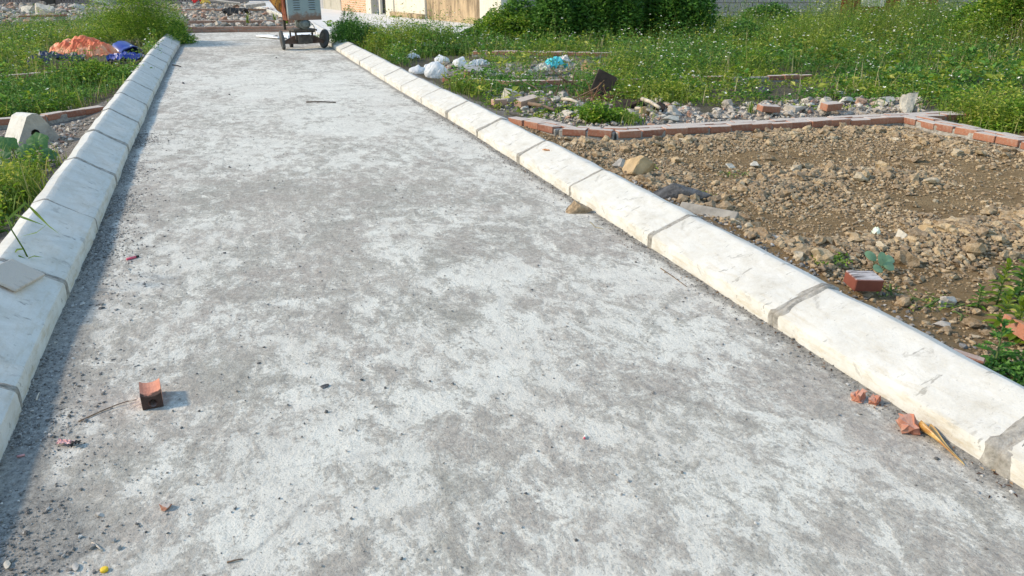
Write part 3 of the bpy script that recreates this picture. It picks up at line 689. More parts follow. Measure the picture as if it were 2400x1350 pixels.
def veg_density(P):
    x, y = P[:, 0], P[:, 1]; d = np.ones(len(P))
    for b in BARE: d[inpoly(x, y, b)] = .17
    d *= np.clip((fbm(x, y, .9, 4, 21)-.33)*6, .15, 1)
    for w in ([at(1040, 192), at(1200, 204), at(1440, 198)], [at(1110, 131), at(1440, 136)], [at(-60, 198), at(135, 180)]):
        d[seg_dist(x, y-.22*-1, w) < .28] *= .12
    d[seg_dist(x, y, WALL_A+WALL_B) < .3] = 0
    for b in CLEAR: d[inpoly(x, y, b)] = .03
    return d
SH = []                                              # places where shrubs stand, kept free of the short herbs
wacc = {k: Acc() for k in 'abcg'}; fl = Acc(); st = Acc()
def sow(poly, n, hmin, hmax, near=0.0, L=.032, nleaf=26, spread=.1, flowers=.5, hfun=None):
    nleaf = int(nleaf*.8); L = L*1.35; P = sample_poly(n, poly); P = keep(P, veg_density(P)); dist = np.hypot(P[:, 0], P[:, 1])
    g = fbm(P[:, 0], P[:, 1], .9, 4, 33); pick = np.where(g+RNG.normal(0, .06, len(P)) < .46, 'b', np.where(g+RNG.normal(0, .05, len(P)) > .56, 'c', 'a'))
    hh = (hmin+(hmax-hmin)*1.5*np.clip(fbm(P[:, 0], P[:, 1], 1.7, 3, 41)-.2, 0, 1)*1.5)*(.45+RNG.gamma(2.2, .28, len(P)))
    if hfun is not None: hh = hh*hfun(P[:, 0], P[:, 1])
    for k in 'abc':
        s = pick == k
        if s.sum() == 0: continue
        herb_field(P[s], hh[s], np.full(s.sum(), spread)+hh[s]*.25, nleaf, L, L*.42, wacc[k], zmin=-.3)
    # grass blades between
    nb_ = len(P)*5; i = RNG.integers(0, len(P), nb_); Q = P[i]+RNG.normal(0, .12, (nb_, 2)); Q3 = np.column_stack([Q, ground_z(Q[:, 0], Q[:, 1])])
    wacc['g'].add(*blade_arrays(Q3, RNG.random(nb_)*6.28, RNG.uniform(.2, 1.3, nb_), hh[i]*RNG.uniform(.5, 1.25, nb_), np.full(nb_, .009)))
    # flowers
    nf = int(len(P)*flowers); i = RNG.integers(0, len(P), nf); fx = P[i]+RNG.normal(0, .08, (nf, 2)); clump = fbm(fx[:, 0], fx[:, 1], 1.1, 3, 51)
    ok = clump > .46; fx = fx[ok]; z = ground_z(fx[:, 0], fx[:, 1])+hh[i][ok]*RNG.uniform(.8, 1.2, ok.sum()); C = np.column_stack([fx, z])
    r = RNG.uniform(.011, .018, len(C))*(1+.025*np.hypot(C[:, 0], C[:, 1]))
    for q in range(5):
        a = q*1.2566+RNG.random(len(C))*.3; D = np.stack([np.cos(a)*.95, np.sin(a)*.95, RNG.uniform(-.2, .7, len(C))], 1); fl.add(*leaf_arrays(C, D, r, r*.8, .05))
    return P
ramp_near = lambda x, y: np.where(y < 9.2, .45, 1.0)*np.where((x > 9), 1.25, 1.0)*(1+.8*np.clip((x-8.5)/4, 0, 1)*np.clip((y-9)/3, 0, 1))*np.where((x < 7.2) & (y > 15), .3, 1.0)*np.where((y > 16.5) & (x > 7.2), .25, 1.0)
sow(WEEDS_R, 15000, .06, .30, L=.036, nleaf=24, flowers=.42, hfun=ramp_near)
def broad(poly, n, L, hm):
    P = sample_poly(n, poly); P = keep(P, veg_density(P)*(fbm(P[:, 0], P[:, 1], .8, 3, 91) > .5)); h = RNG.uniform(.4, 1.2, len(P))*hm
    for k, sel in (('b', RNG.random(len(P)) < .5),): 
        for kk, m_ in (('b', sel), ('c', ~sel)):
            if m_.sum(): herb_field(P[m_], h[m_], np.full(m_.sum(), .10), 12, L, L*.6, wacc[kk], zmin=-.1)
broad(WEEDS_R, 2600, .085, .26); broad(WEEDS_L, 900, .075, .2)
sow(poly_at((790, 92), (1000, 95), (1090, 130), (1000, 160), (900, 140)), 900, .12, .34, L=.034, nleaf=34, flowers=.15)
sow(poly_at((1040, 192), (1560, 195), (1640, 250), (1480, 240), (1200, 226), (1090, 222)), 700, .05, .16, L=.03, nleaf=40, flowers=.05)
sow(poly_at((2200, 268), (2420, 275), (2420, 320), (2300, 300)), 260, .08, .2, L=.03, nleaf=30, flowers=.1)
sow(WEEDS_L, 5200, .06, .26, L=.034, nleaf=26, flowers=.3)
sow(poly_at((-40, 210), (120, 195), (240, 170), (330, 185), (280, 225), (200, 255), (0, 285)), 1500, .05, .17, L=.026, nleaf=34, flowers=.12)
sow(poly_at((-60, 420), (40, 425), (110, 390), (60, 480), (0, 560), (-60, 600)), 260, .04, .12, L=.03, nleaf=30, flowers=.0)
wacc['a'].make('weeds', MAT['leaf_a'], kind='stuff'); wacc['b'].make('dark_weeds', MAT['leaf_b'], kind='stuff'); wacc['c'].make('yellow_green_weeds', MAT['leaf_c'], kind='stuff')
wacc['g'].make('grass', MAT['grass'], kind='stuff')
dry = Acc()
for pl, n_ in ((WEEDS_R, 5200), (WEEDS_L, 1700)):
    P = sample_poly(n_, pl); P = keep(P, veg_density(P)*(fbm(P[:, 0], P[:, 1], .7, 3, 95) > .5)); m_ = len(P)
    dry.add(*blade_arrays(Zs0(P), RNG.random(m_)*6.28, RNG.uniform(.1, 1.3, m_), RNG.uniform(.12, .42, m_), np.full(m_, .008)))
dry.make('dry_grass', MAT['straw'], kind='stuff'); fl.make('white_flowers', MAT['petal'], kind='stuff')

def shrub(name, c, lobes, nleaf, L, W, mat, label, cat='shrub', nstem=14, flowers=0, group=None, up=.2):
    """lobes: (dx,dy,dz,rx,ry,rz) clumps; leaves sit mostly in their outer shell"""
    root = tag(empty(name, (c[0], c[1], gz(c[0], c[1]))), label, cat, group); acc = Acc(); lb = np.array(lobes)
    vol = lb[:, 3]*lb[:, 4]+lb[:, 4]*lb[:, 5]; i = RNG.choice(len(lb), nleaf, p=vol/vol.sum()); d = rdir(nleaf, -.55, 1)
    r = 1-np.abs(RNG.normal(0, .17, nleaf)); bump = .72+.5*fbm(d[:, 0]*2+i*3, d[:, 1]*2+d[:, 2]*2, 1.6, 3, 61)
    P = lb[i, :3]+d*lb[i, 3:6]*(r*bump)[:, None]; P = P[P[:, 2] > .01]; d = d[:len(P)]
    D = rdir(len(P), -.5, .75)+np.array([0, 0, up]); D /= np.linalg.norm(D, axis=1)[:, None]; s = RNG.uniform(.6, 1.3, len(P))
    acc.add(*leaf_arrays(P, D, L*s, W*s)); acc.make('foliage', mat, root)
    bm = bmesh.new()
    for k in range(nstem):
        l = lb[k % len(lb)]; tip = Vector(l[:3])+Vector((RNG.normal()*l[3]*.4, RNG.normal()*l[4]*.4, l[5]*RNG.uniform(.3, .95))); base = Vector((l[0]*.5+RNG.normal()*.05, l[1]*.5+RNG.normal()*.05, -.02))
        add_tube(bm, [base, base.lerp(tip, .5)+Vector((RNG.normal()*.03, RNG.normal()*.03, .03)), tip], .007, 4, .002)
    link('stems', mesh_bm('stems', bm), MAT['stem'], root)
    if flowers:
        fa = Acc(); i = RNG.integers(0, len(P), flowers); C = P[i]*np.array([1.03, 1.03, 1.03])
        for q in range(4):
            a = q*1.57+RNG.random(flowers)*.3; D = np.stack([np.cos(a), np.sin(a), np.full(flowers, .2)], 1); fa.add(*leaf_arrays(C, D, np.full(flowers, .016), np.full(flowers, .013), .05))
        o = fa.make('blossom', MAT['petal'], root); o['kind'] = 'stuff'
    return root
def mound(n, w, d, h, seed):
    g = np.random.default_rng(seed); out = []
    for k in range(n):
        x = g.uniform(-.5, .5)*w; y = g.uniform(-.5, .5)*d; e = max(.15, 1-(2*abs(x)/w)**2.4); hh = h*e*g.uniform(.5, 1.1)
        out.append((x, y, hh*.42, g.uniform(.28, .5)*min(1, w/2.2+.2), g.uniform(.28, .5)*min(1, d/1.6+.2), hh*.62))
    return out
def turned(l, a): c, s = math.cos(a), math.sin(a); return [(x*c-y*s, x*s+y*c, z, rx, ry, rz) for x, y, z, rx, ry, rz in l]
p = at(1440, 96); shrub('bush', p, turned(mound(34, 5.9, 1.5, 1.5, 1), -YAW), 52000, .078, .044, MAT['leaf_b'], 'large dark green leafy thicket in front of the rear wall', 'bush', 30, 420)
p = at(1210, 98); shrub('bush', p, turned(mound(11, 1.8, 1.1, .75, 2), -YAW), 11000, .055, .03, MAT['leaf_a'], 'lower mid green bush at the left foot of the dark thicket', 'bush', 12, 90)
p = at(1790, 62); shrub('bush', p, turned(mound(9, 2.3, .9, .62, 3), -YAW), 8000, .07, .04, MAT['leaf_b'], 'small dark bush against the grey block wall', 'bush', 12, 60)
p = at(2440, 105); shrub('bush', p, turned(mound(30, 4.2, 1.6, 1.5, 4), -YAW), 42000, .08, .048, MAT['leaf_a'], 'bright green creeper hedge at the top right beside the red gate', 'bush', 26, 150)
p = at(2060, 60); shrub('bush', p, turned(mound(10, 2.4, .8, .30, 14), -YAW), 12000, .055, .034, MAT['leaf_a'], 'low broad leaved bush under the red metal gate', 'bush', 10, 120)
p = at(820, 112); shrub('bush', p, turned(mound(12, 1.15, .8, .66, 5), -YAW), 11000, .036, .015, MAT['leaf_b'], 'airy dark green bush beside the kerb behind the mixer', 'bush', 26, 12, up=.5)
p = at(950, 104); shrub('bush', p, turned(mound(7, 1.1, .6, .36, 15), -YAW), 4200, .032, .013, MAT['leaf_b'], 'thin low bush in front of the pale lane', 'bush', 14, 10, up=.5)
p = at(1120, 76); shrub('bush', p, turned(mound(7, 1.3, .5, .5, 16), -YAW), 3400, .034, .014, MAT['leaf_a'], 'sparse weedy bush in front of the ochre house wall', 'bush', 14, 0, up=.5)
p = at(322, 105); shrub('bush', p, turned(mound(22, 1.9, 1.0, 1.3, 6), -YAW*.3), 24000, .042, .014, MAT['leaf_a'], 'tall feathery green bush on the left lot behind the blue basin', 'bush', 30, 40, up=.35)
p = at(415, 100); shrub('bush', p, mound(5, .45, .5, .5, 7), 2600, .07, .032, MAT['leaf_b'], 'dark leafy branch hanging over the far left kerb', 'bush', 8, 0)
p = at(250, 200); shrub('bush', p, mound(8, .9, .6, .32, 8), 5200, .05, .012, MAT['leaf_a'], 'green weedy bush leaning over the left kerb below the blue basin', 'bush', 14, 8, up=.3)
p = at(925, 42, .1); shrub('bush', p, mound(3, .5, .3, .4, 9), 900, .05, .03, MAT['leaf_a'], 'small weed at the foot of the cream house wall', 'bush', 5)
p = at(2400, 300); shrub('bush', p, mound(6, .7, .5, .22, 12), 6000, .03, .018, MAT['leaf_a'], 'green clump at the right edge beyond the orange brick edging', 'bush', 6)
p = at(1425, 285); shrub('bush', p, mound(5, .42, .24, .20, 13), 2600, .035, .022, MAT['leaf_a'], 'round leaved green tuft just behind the soil plot edging', 'bush', 5)

def tuft(c, n, h, label, w=.008, mat='grass', spread=.05, lean=(.1, 1.1), cat='grass tuft', name='grass_tuft'):
    P = np.column_stack([c[0]+RNG.normal(0, spread, n), c[1]+RNG.normal(0, spread, n), np.full(n, gz(c[0], c[1]))])
    V, Fc = blade_arrays(P, RNG.random(n)*6.28, RNG.uniform(*lean, n), h*RNG.uniform(.5, 1.1, n), np.full(n, w), 5)
    V = V-np.array([c[0], c[1], 0]); o = link(name, mesh_np(name, V, Fc), MAT[mat]); o.location = (c[0], c[1], 0); return tag(o, label, cat)
tuft(at(28, 405), 70, .24, 'grass blades rising between the squash leaves', .008, spread=.08)
tuft(at(1478, 288), 90, .15, 'bright upright grass tuft behind the soil plot edging', spread=.07)
tuft(at(1760, 262), 26, .2, 'single spiky grass clump among the rubble stones', spread=.02, lean=(.1, .7))
tuft(at(30, 490), 130, .26, 'long grass clump beside the near left kerb', .009, spread=.13)
tuft(at(-20, 500), 120, .32, 'long grass clump at the left frame edge by the near kerb', .009, spread=.12)
tuft(at(72, 440), 40, .15, 'bright grass blades in front of the broad squash leaves', .008, spread=.06, lean=(.1, .6))
tuft(at(150, 245), 70, .24, 'grass clump in the weeds on the left lot', .008, spread=.06)
tuft(at(235, 195), 70, .25, 'grass clump beside the weedy bush at the left kerb', .008, spread=.06)
tuft(at(2310, 110), 14, .75, 'tall pale dry seeding grass on the right side of the weeds', .010, 'straw', .12, (.05, .5))
tuft(at(2370, 120), 12, .7, 'tall pale dry seeding grass at the right frame edge', .010, 'straw', .12, (.05, .6))
tuft(at(2170, 95), 8, .6, 'yellowish bent grass stalks below the red gate', .010, 'straw', .1, (.1, .7))
for k, (px, py, hh) in enumerate(((1745, 120, .5), (1800, 120, .35), (1990, 120, .5), (2060, 160, .45), (1705, 180, .55), (1855, 180, .3), (2000, 222, .22), (1410, 120, .35))):
    tuft(at(px, py), 4, hh, 'pale seeding grass stalk '+['between the thicket and the small dark bush', 'in front of the grey block wall', 'below the red metal gate', 'right of and below the red metal gate', 'in the middle of the white flowered weeds', 'above the far brick fragment in the weeds', 'rising behind the pale stone row', 'in front of the big dark thicket'][k], .008, 'straw', .003, (.02, .35))['group'] = 'pale grass stalks above the weeds'
for k, (px, py) in enumerate(((582, 60), (645, 56), (672, 60))):
    tuft(at(px, py), 9, .42, ['young yellowish shoot behind the low wall left of centre', 'upright green young shoot in front of the far rubble', 'small yellow shoot beside the mixer in the rubble'][k], .04, 'leaf_c', .02, (.05, .5), 'plant', 'young_shoot')

def stem_plant(c, h, n, L, W, mat, label, lean=(0, 0), lobed=0, name='weed_plant', cat='weed'):
    """upright stem with whorls of long leaves"""
    root = tag(empty(name, (c[0], c[1], gz(c[0], c[1])-.01)), label, cat); tip = Vector((lean[0], lean[1], h)); f_ = lambda t: Vector((lean[0]*t*t, lean[1]*t*t, h*t))
    link('stem', tube_mesh('stem', [f_(k/6) for k in range(7)], .005, 6, .002), MAT['stem'], root)
    acc = Acc()
    for k in range(n):
        t = .12+.88*k/n; b = f_(t); a = k*2.4+RNG.normal()*.3; el = .15+.9*t**2+RNG.normal()*.1; d = Vector((math.cos(a)*math.cos(el), math.sin(a)*math.cos(el), math.sin(el))); l = L*(1.15-.65*t)*RNG.uniform(.8, 1.2)
        S = d.cross(Vector((0, 0, 1))).normalized(); Nn = S.cross(d); seg = 5; V = []; 
        for q in range(seg+1):
            u = q/seg; w = W*(1.15-.5*t)*math.sin(math.pi*min(1, u*.9+.1))**.8*.5; pc = b+d*l*u+Vector((0, 0, -l*.28*u*u)); V += [pc-S*w+Nn*w*.35, pc, pc+S*w+Nn*w*.35]
        Fc = []
        for q in range(seg):
            i = 3*q; Fc += [(i, i+1, i+4), (i, i+4, i+3), (i+1, i+2, i+5), (i+1, i+5, i+4)]
        acc.add(np.array([v[:] for v in V]), np.array(Fc))
        if lobed:
            for q in range(lobed):
                u = .3+.55*q/lobed; pc = b+d*l*u+Vector((0, 0, -l*.28*u*u))
                for sg in (-1, 1):
                    dd = (d+S*sg*.9).normalized(); acc.add(*leaf_arrays(np.array([pc[:]]), np.array([dd[:]]), np.array([l*.42*(1-.4*u)]), np.array([W*.55]), .1))
    acc.make('leaves', mat, root); return root
stem_plant(at(2335, 716), .21, 34, .075, .026, MAT['leaf_c'], 'upright light green weed in the soil right of the grey stone', (.01, .0))
stem_plant(at(2385, 705), .23, 44, .085, .03, MAT['leaf_a'], 'upright green weed at the right frame edge over the soil', (.0, .0))
stem_plant(at(2292, 718), .11, 20, .05, .018, MAT['leaf_a'], 'small bushy weed left of the upright light green weed', (-.01, 0))
stem_plant(at(2380, 795), .19, 40, .085, .032, MAT['leaf_c'], 'leafy yellow green weed standing over the fallen orange brick', (-.02, 0))
stem_plant(at(2420, 820), .2, 26, .07, .024, MAT['leaf_c'], 'leafy yellow green weed cut by the right frame edge', (.0, 0))
stem_plant(at(2352, 760), .15, 30, .07, .028, MAT['leaf_c'], 'yellow green weed between the light green weed and the fallen orange brick', (-.01, 0))
stem_plant(at(2325, 880), .17, 18, .10, .018, MAT['leaf_b'], 'slender dark weed with toothed leaves behind the right kerb', (.03, .03), 4)
shrub('bush', at(2395, 905), mound(5, .26, .14, .07, 30), 1800, .02, .012, MAT['leaf_b'], 'dark green cushion of fine leaves behind the right kerb at the frame edge', 'bush', 4)
for k, (px, py, n_, lb) in enumerate(((1925, 640, 500, 'small creeping weed behind the kerb above the dark brick'), (2085, 690, 400, 'small green weed touching the dark red brick'), (2215, 727, 160, 'tiny bright green weed beside the grey stone'), (2172, 720, 120, 'tiny green weed left of the grey stone'),
        (1520, 395, 160, 'tiny green weed above the yellow boulder'), (1640, 468, 100, 'tiny green weed beside the charred stone'), (1720, 410, 120, 'tiny moss green weed in the middle of the clods'), (1360, 300, 300, 'tiny green weed at the bend of the brick edging'))):
    shrub('small_weed', at(px, py), mound(4, .12, .08, .035, 50+k), n_, .014, .009, MAT['leaf_a'], lb, 'weed', 3)
# broad round leaves
def round_leaf(name, r, mat, parent, loc, tilt, rz, notch=True, el=1.0):
    n = 30; V = [(0, 0, -.03*r)]; ph = RNG.random()*6
    for ring in (.35, .7, 1.0):
        for k in range(n):
            a = 2*math.pi*k/n; lob = (.09*math.cos(5*a)+.03*math.cos(13*a)) if notch else 0
            rr = r*ring*(1+lob*ring)*(1-(.5 if notch else 0)*ring*math.exp(-((a-math.pi)/.3)**2)); x, y = rr*math.cos(a)*el, rr*math.sin(a)
            V.append((x, y, r*(.30*abs(math.sin(a))*ring*(1-.55*ring)+.05*math.cos(10*a)*ring*notch-.16*ring**2*(1+.7*math.sin(a+ph)))))
    Fc = [(0, 1+k, 1+(k+1) % n) for k in range(n)]
    for q in range(2):
        for k in range(n): a_, b_ = 1+q*n+k, 1+q*n+(k+1) % n; Fc += [(a_, a_+n, b_+n), (a_, b_+n, b_)]
    o = link(name, mesh_np(name, V, Fc, True), mat, parent); o.location = loc; o.rotation_euler = (Matrix.Rotation(.15, 3, 'Z') @ Matrix.Rotation(tilt[0]+.35, 3, 'X') @ Matrix.Rotation(tilt[1], 3, 'Y') @ Matrix.Rotation(rz, 3, 'Z')).to_euler(); return o
c = at(60, 385); sq = tag(empty('squash_plant', (c.x, c.y, gz(c.x, c.y))), 'squash plant with broad round leaves beside the loose kerb block', 'plant')
bms = bmesh.new()
for k, (px, py, z, r_, tx, ty, rz) in enumerate(((90, 338, .17, .085, .5, -.2, 1.6), (115, 366, .11, .085, .25, .35, .2), (60, 362, .13, .075, .35, -.1, 2.8), (22, 345, .16, .08, .6, .1, 2.0), (8, 380, .10, .07, .6, -.4, 3.0), (45, 395, .06, .06, .7, 0, 2.4), (-10, 340, .14, .07, .5, -.3, 2.9), (88, 385, .08, .07, .2, .1, .9))):
    q = at(px, py, z)-Vector((c.x, c.y, gz(c.x, c.y))); q.z = z; round_leaf('leaf', r_*random.uniform(.6, .9), MAT['squash'], sq, q, (tx, ty), rz); add_tube(bms, [Vector((q.x*.3, q.y*.3, 0)), Vector((q.x*.8, q.y*.8, q.z*.7)), q-Vector((0, 0, .004))], .004, 5)
link('stalks', mesh_bm('stalks', bms, True), MAT['stem'], sq)
c = at(2058, 640); sl = tag(empty('seedling', (c.x, c.y, gz(c.x, c.y))), 'pale green round leaved seedling in the soil above the dark red brick', 'plant')
bms = bmesh.new()
for k, (dx, dy, z, r_, rz, tl) in enumerate(((-.03, .03, .075, .026, 2.4, .5), (0, -.01, .07, .027, 1.5, .8), (.035, .02, .06, .028, .2, .4), (-.035, -.03, .035, .024, 3.1, .3), (.03, -.025, .04, .026, -.6, .5), (.055, .0, .06, .024, .1, .2))):
    round_leaf('leaf', r_, MAT['seedling'], sl, Vector((dx, dy, z)), (tl, 0), rz, False, 1.25); add_tube(bms, [Vector((0, 0, 0)), Vector((dx, dy, z-.002))], .002, 4)
link('stalks', mesh_bm('stalks', bms, True), MAT['stem'], sl)
# grass plant bending over the near left kerb
c = at(72, 618, .15); gp = tag(empty('kerb_grass', c), 'single long bladed grass plant growing from a joint of the near left kerb', 'grass plant')
def ribbon(name, pts, w, parent, mat):
    P_ = [Vector(p) for p in pts]; V = []; n = len(P_)
    for i, q in enumerate(P_):
        t = (P_[min(i+1, n-1)]-P_[max(i-1, 0)]).normalized(); vd = Vector((_F[0], _F[1], _F[2])); S = t.cross(Vector((.3, -.5, .8))).normalized(); ww = w*.5*(.35+.65*math.sin(math.pi*min(1, (i+.6)/n)))*(1 if i < n-1 else .05); V += [q-S*ww, q+Vector((0, 0, -ww*.4)), q+S*ww]
    Fc = []
    for i in range(n-1): k = 3*i; Fc += [(k, k+1, k+4, k+3), (k+1, k+2, k+5, k+4)]
    o = link(name, mesh_np(name, V, Fc, True), mat, parent); return o
def kp(px, py, z): return at(px, py, z)-c
link('stem', tube_mesh('stem', [kp(72, 618, .13), kp(55, 583, .20), kp(28, 540, .29), kp(18, 515, .33)], .004, 6, .0025), MAT['grass'], gp)
ribbon('leaf', [kp(20, 512, .33), kp(60, 475, .37), kp(85, 500, .33), kp(115, 530, .25), kp(140, 549, .19)], .016, gp, MAT['grass'])
ribbon('leaf', [kp(28, 500, .34), kp(60, 512, .33), kp(106, 529, .30)], .013, gp, MAT['grass'])
ribbon('leaf', [kp(106, 529, .30), kp(85, 545, .26), kp(46, 555, .23)], .011, gp, MAT['grass'])
ribbon('leaf', [kp(28, 530, .30), kp(12, 505, .33), kp(5, 507, .33)], .013, gp, MAT['grass'])
ribbon('leaf', [kp(56, 583, .2), kp(40, 585, .2), kp(28, 602, .17)], .011, gp, MAT['grass'])
ribbon('leaf', [kp(70, 612, .15), kp(45, 600, .18), kp(22, 593, .18)], .008, gp, MAT['grass'])
ribbon('leaf', [kp(66, 605, .16), kp(80, 600, .17), kp(102, 603, .16)], .007, gp, MAT['grass'])

# ---------------------------------------------------------------- soil clods, gravel, rubble
Zs = lambda P: np.column_stack([P, ground_z(P[:, 0], P[:, 1])])
P = sample_poly(110000, PLOT); rd = np.min([seg_dist(P[:, 0], P[:, 1], r_) for r_ in RIDGES], 0); w = .09+.5*np.clip(fbm(P[:, 0], P[:, 1], 1.3, 4, 75)-.38, 0, 1)*2+1.0*np.exp(-(rd/.2)**2)+.35*(fbm(P[:, 0], P[:, 1], 2.5, 4, 71) > .55)
P = keep(P, np.clip(w*.62, 0, 1)); rd = np.min([seg_dist(P[:, 0], P[:, 1], r_) for r_ in RIDGES], 0)
scatter_rocks('soil_clods', Zs(P), RNG.gamma(2.0, .0032, len(P))+.003+.004*np.exp(-(rd/.2)**2), MAT['clod'], ROCK1)
P = sample_poly(3300, PLOT); rd = np.min([seg_dist(P[:, 0], P[:, 1], r_) for r_ in RIDGES], 0); P = keep(P, .05+.75*np.exp(-(rd/.17)**2)); 
scatter_rocks('large_clods', Zs(P), np.clip(RNG.gamma(2.4, .0095, len(P))+.010, 0, .06), MAT['clod'], ROCK2)
# grit along the kerb feet and over the road
def strip(n, J, side, y0, y1, lam, out=False):
    y = RNG.uniform(y0, y1, n); d = RNG.exponential(lam, n); x = foot(J, y)+(side*d if not out else -side*(d+.285)); return np.column_stack([x, y])
a_ = strip(22000, L_J, 1, 1.0, 7.5, .075); a_ = keep(a_, np.clip((fbm(a_[:, 0], a_[:, 1], 3, 3, 81)-.3)*4, .1, 1)); b_ = strip(1800, L_J, 1, 7, 16, .07); c_ = strip(4200, R_J, -1, .9, 9, .05)
e_ = np.column_stack([RNG.uniform(-.8, 1.85, 6000), .9+RNG.gamma(1.6, 2.6, 6000)]); e_ = e_[(e_[:, 1] < 20)]; e_ = keep(e_, np.clip(1.1-.42*(e_[:, 0]+.8), .22, 1))
G = np.vstack([a_, b_, c_, e_]); s = np.clip(RNG.gamma(1.6, .0013, len(G))+.0009, 0, .009); s[:len(a_)] *= 1.0
scatter_rocks('road_grit', np.column_stack([G, np.zeros(len(G))]), s, MAT['grit'], ROCK1[:4])
e2 = np.column_stack([RNG.normal(-.66, .10, 120), RNG.uniform(1.4, 4.2, 120)]); e2 = e2[e2[:, 0] > foot(L_J, e2[:, 1])+.01]; e3 = np.column_stack([at(150, 1300).x+RNG.normal(0, .09, 50), at(150, 1300).y+RNG.normal(0, .05, 50)])
G = np.vstack([e2, e3]); scatter_rocks('road_pebbles', np.column_stack([G, np.zeros(len(G))]), np.clip(RNG.gamma(2.2, .0014, len(G))+.0015, 0, .010), MAT['grit'], ROCK2, tilt=.2)
# grey gravel behind the right kerb, rubble zones
a_ = strip(5000, R_J, -1, 1.0, 4.5, .07, True); scatter_rocks('kerb_gravel', Zs(a_), np.clip(RNG.gamma(1.7, .003, len(a_))+.002, 0, .02), MAT['grit'], ROCK1)
RUB = [(BARE[1], 900, .016, ROCK2), (BARE[0], 420, .02, ROCK2), (BARE[2], 520, .022, ROCK2), (poly_at((1230, 268), (1640, 262), (2080, 262), (2080, 272), (1330, 300)), 500, .014, ROCK2)]
A = []; S_ = []
for poly, n, sz, _b in RUB: q = sample_poly(n, poly); A.append(q); S_.append(np.clip(RNG.gamma(2, sz*.5, n)+.005, 0, .09))
q = sample_poly(9500, poly_at((405, 68), (745, 60), (700, 40), (590, 12), (200, 12), (-200, 14), (-260, 60), (0, 62), (200, 52), (300, 45))); A.append(q); S_.append(np.clip(RNG.gamma(2.0, .024, len(q))+.015, 0, .22))
q = sample_poly(1500, poly_at((-60, 205), (120, 190), (230, 240), (150, 275), (-60, 300))); q = keep(q, .2); A.append(q); S_.append(np.clip(RNG.gamma(2, .008, len(q)), 0, .04))
q = sample_poly(700, poly_at((0, 310), (225, 285), (170, 345), (110, 430), (40, 400))); A.append(q); S_.append(np.clip(RNG.gamma(2, .006, len(q))+.003, 0, .03))
A = np.vstack(A); S_ = np.concatenate(S_); scatter_rocks('rubble', Zs(A), S_, MAT['rubble'], ROCK2)

STN = [  # px, py, half size(s) in m, material, label
    (1500, 428, (.13, .10, .095), 'stone_y', 'big yellow brown boulder behind the right kerb'),
    (1452, 404, (.07, .04, .07), 'stone', 'grey stone leaning left of the yellow boulder'),
    (1592, 482, (.19, .06, .05), 'stone_d', 'long charred black stone behind the right kerb'),
    (2125, 262, (.11, .08, .13), 'stone_w', 'tall pale pointed stone right of the other stones behind the soil plot'),
    (1935, 258, (.09, .07, .08), 'stone_w', 'round whitish stone among the pale rubble behind the soil plot'),
    (1985, 240, (.2, .07, .05), 'stone_w', 'long whitish rubble slab in the row behind the soil plot'),
    (2075, 243, (.16, .08, .05), 'stone_w', 'flat pinkish white slab left of the tall pointed stone'),
    (1860, 262, (.15, .08, .06), 'stone', 'broad tan stone left of the round whitish stone'),
    (2335, 257, (.07, .05, .06), 'stone', 'grey brown stone at the end of the right brick edging'),
    (1965, 225, (.09, .06, .05), 'stone', 'grey stone in the weeds above the pale stone row'),
    (1790, 215, (.08, .06, .05), 'stone_d', 'dark stone half hidden in the weeds'),
    (1545, 240, (.055, .045, .05), 'stone_w', 'small round pale stone beside the burnt wood'),
    (1512, 268, (.1, .07, .06), 'stone_y', 'tan stone below the burnt wood'),
    (1570, 282, (.11, .06, .04), 'stone_w', 'flat whitish stone right of the grass tuft'),
    (1300, 240, (.06, .05, .04), 'stone_w', 'speckled pale stone under the twigs'),
    (1360, 252, (.07, .05, .05), 'stone', 'brown grey stone right of the twigs'),
    (1335, 275, (.05, .04, .05), 'stone_w', 'pale block shaped stone before the grass tuft'),
    (1768, 385, (.065, .045, .03), 'stone_w', 'smooth pale stone in the middle of the soil plot'),
    (2110, 580, (.036, .03, .034), 'stone_w', 'pale grey stone in the clod ridge right of the torn packet'),
    (2165, 570, (.045, .035, .04), 'stone_y', 'tan stone at the right end of the clod ridge'),
    (2215, 716, (.045, .03, .028), 'stone', 'dark grey angular stone near the light green weed'),
    (2205, 768, (.04, .024, .018), 'stone', 'brown flat stone behind the right kerb near the frame edge'),
    (1378, 165, (.13, .1, .1), 'stone_y', 'large pale yellow straw covered lump right of the blue cloth'),
    (1195, 160, (.09, .07, .06), 'stone', 'square tan stone behind the plastic waste'),
    (1255, 160, (.09, .06, .05), 'stone_d', 'dark grey stone left of the blue cloth'),
    (1238, 170, (.07, .05, .04), 'stone_w', 'light grey rounded bundle like stone beside the blue cloth'),
    (20, 14, (.35, .3, .2), 'stone', 'pale rubble block at the far left corner'),
    (70, 32, (.28, .22, .18), 'stone_w', 'whitish rubble block left of the big pale block'),
    (108, 37, (.36, .28, .24), 'stone_w', 'big pale rubble block in the far left rubble'),
    (180, 25, (.4, .3, .2), 'stone', 'pointed grey rubble piece near the far wall'),
    (760, 907, (.018, .014, .006), 'stone_d', 'flat dark cement crumb in the middle of the road'),
    (388, 1192, (.018, .018, .009), 'stone', 'x'),
]
for k, (px, py, s, mt, lb) in enumerate(STN[:-1]):
    p = at(px, py); far_ = lb.startswith('flat dark cement')
    rock('stone' if 'crumb' not in lb else 'cement_crumb', (p.x, p.y) if not far_ else (p.x, p.y, -.003), s, MAT[mt], k, lb, rz=(k*.7) % 1.2-.6)
p = at(388, 1192); rock('brick_crumb', (p.x, p.y, 0), (.017, .017, .009), MAT['brick'], 3, 'round red brick crumb on the near road', cat='brick piece')
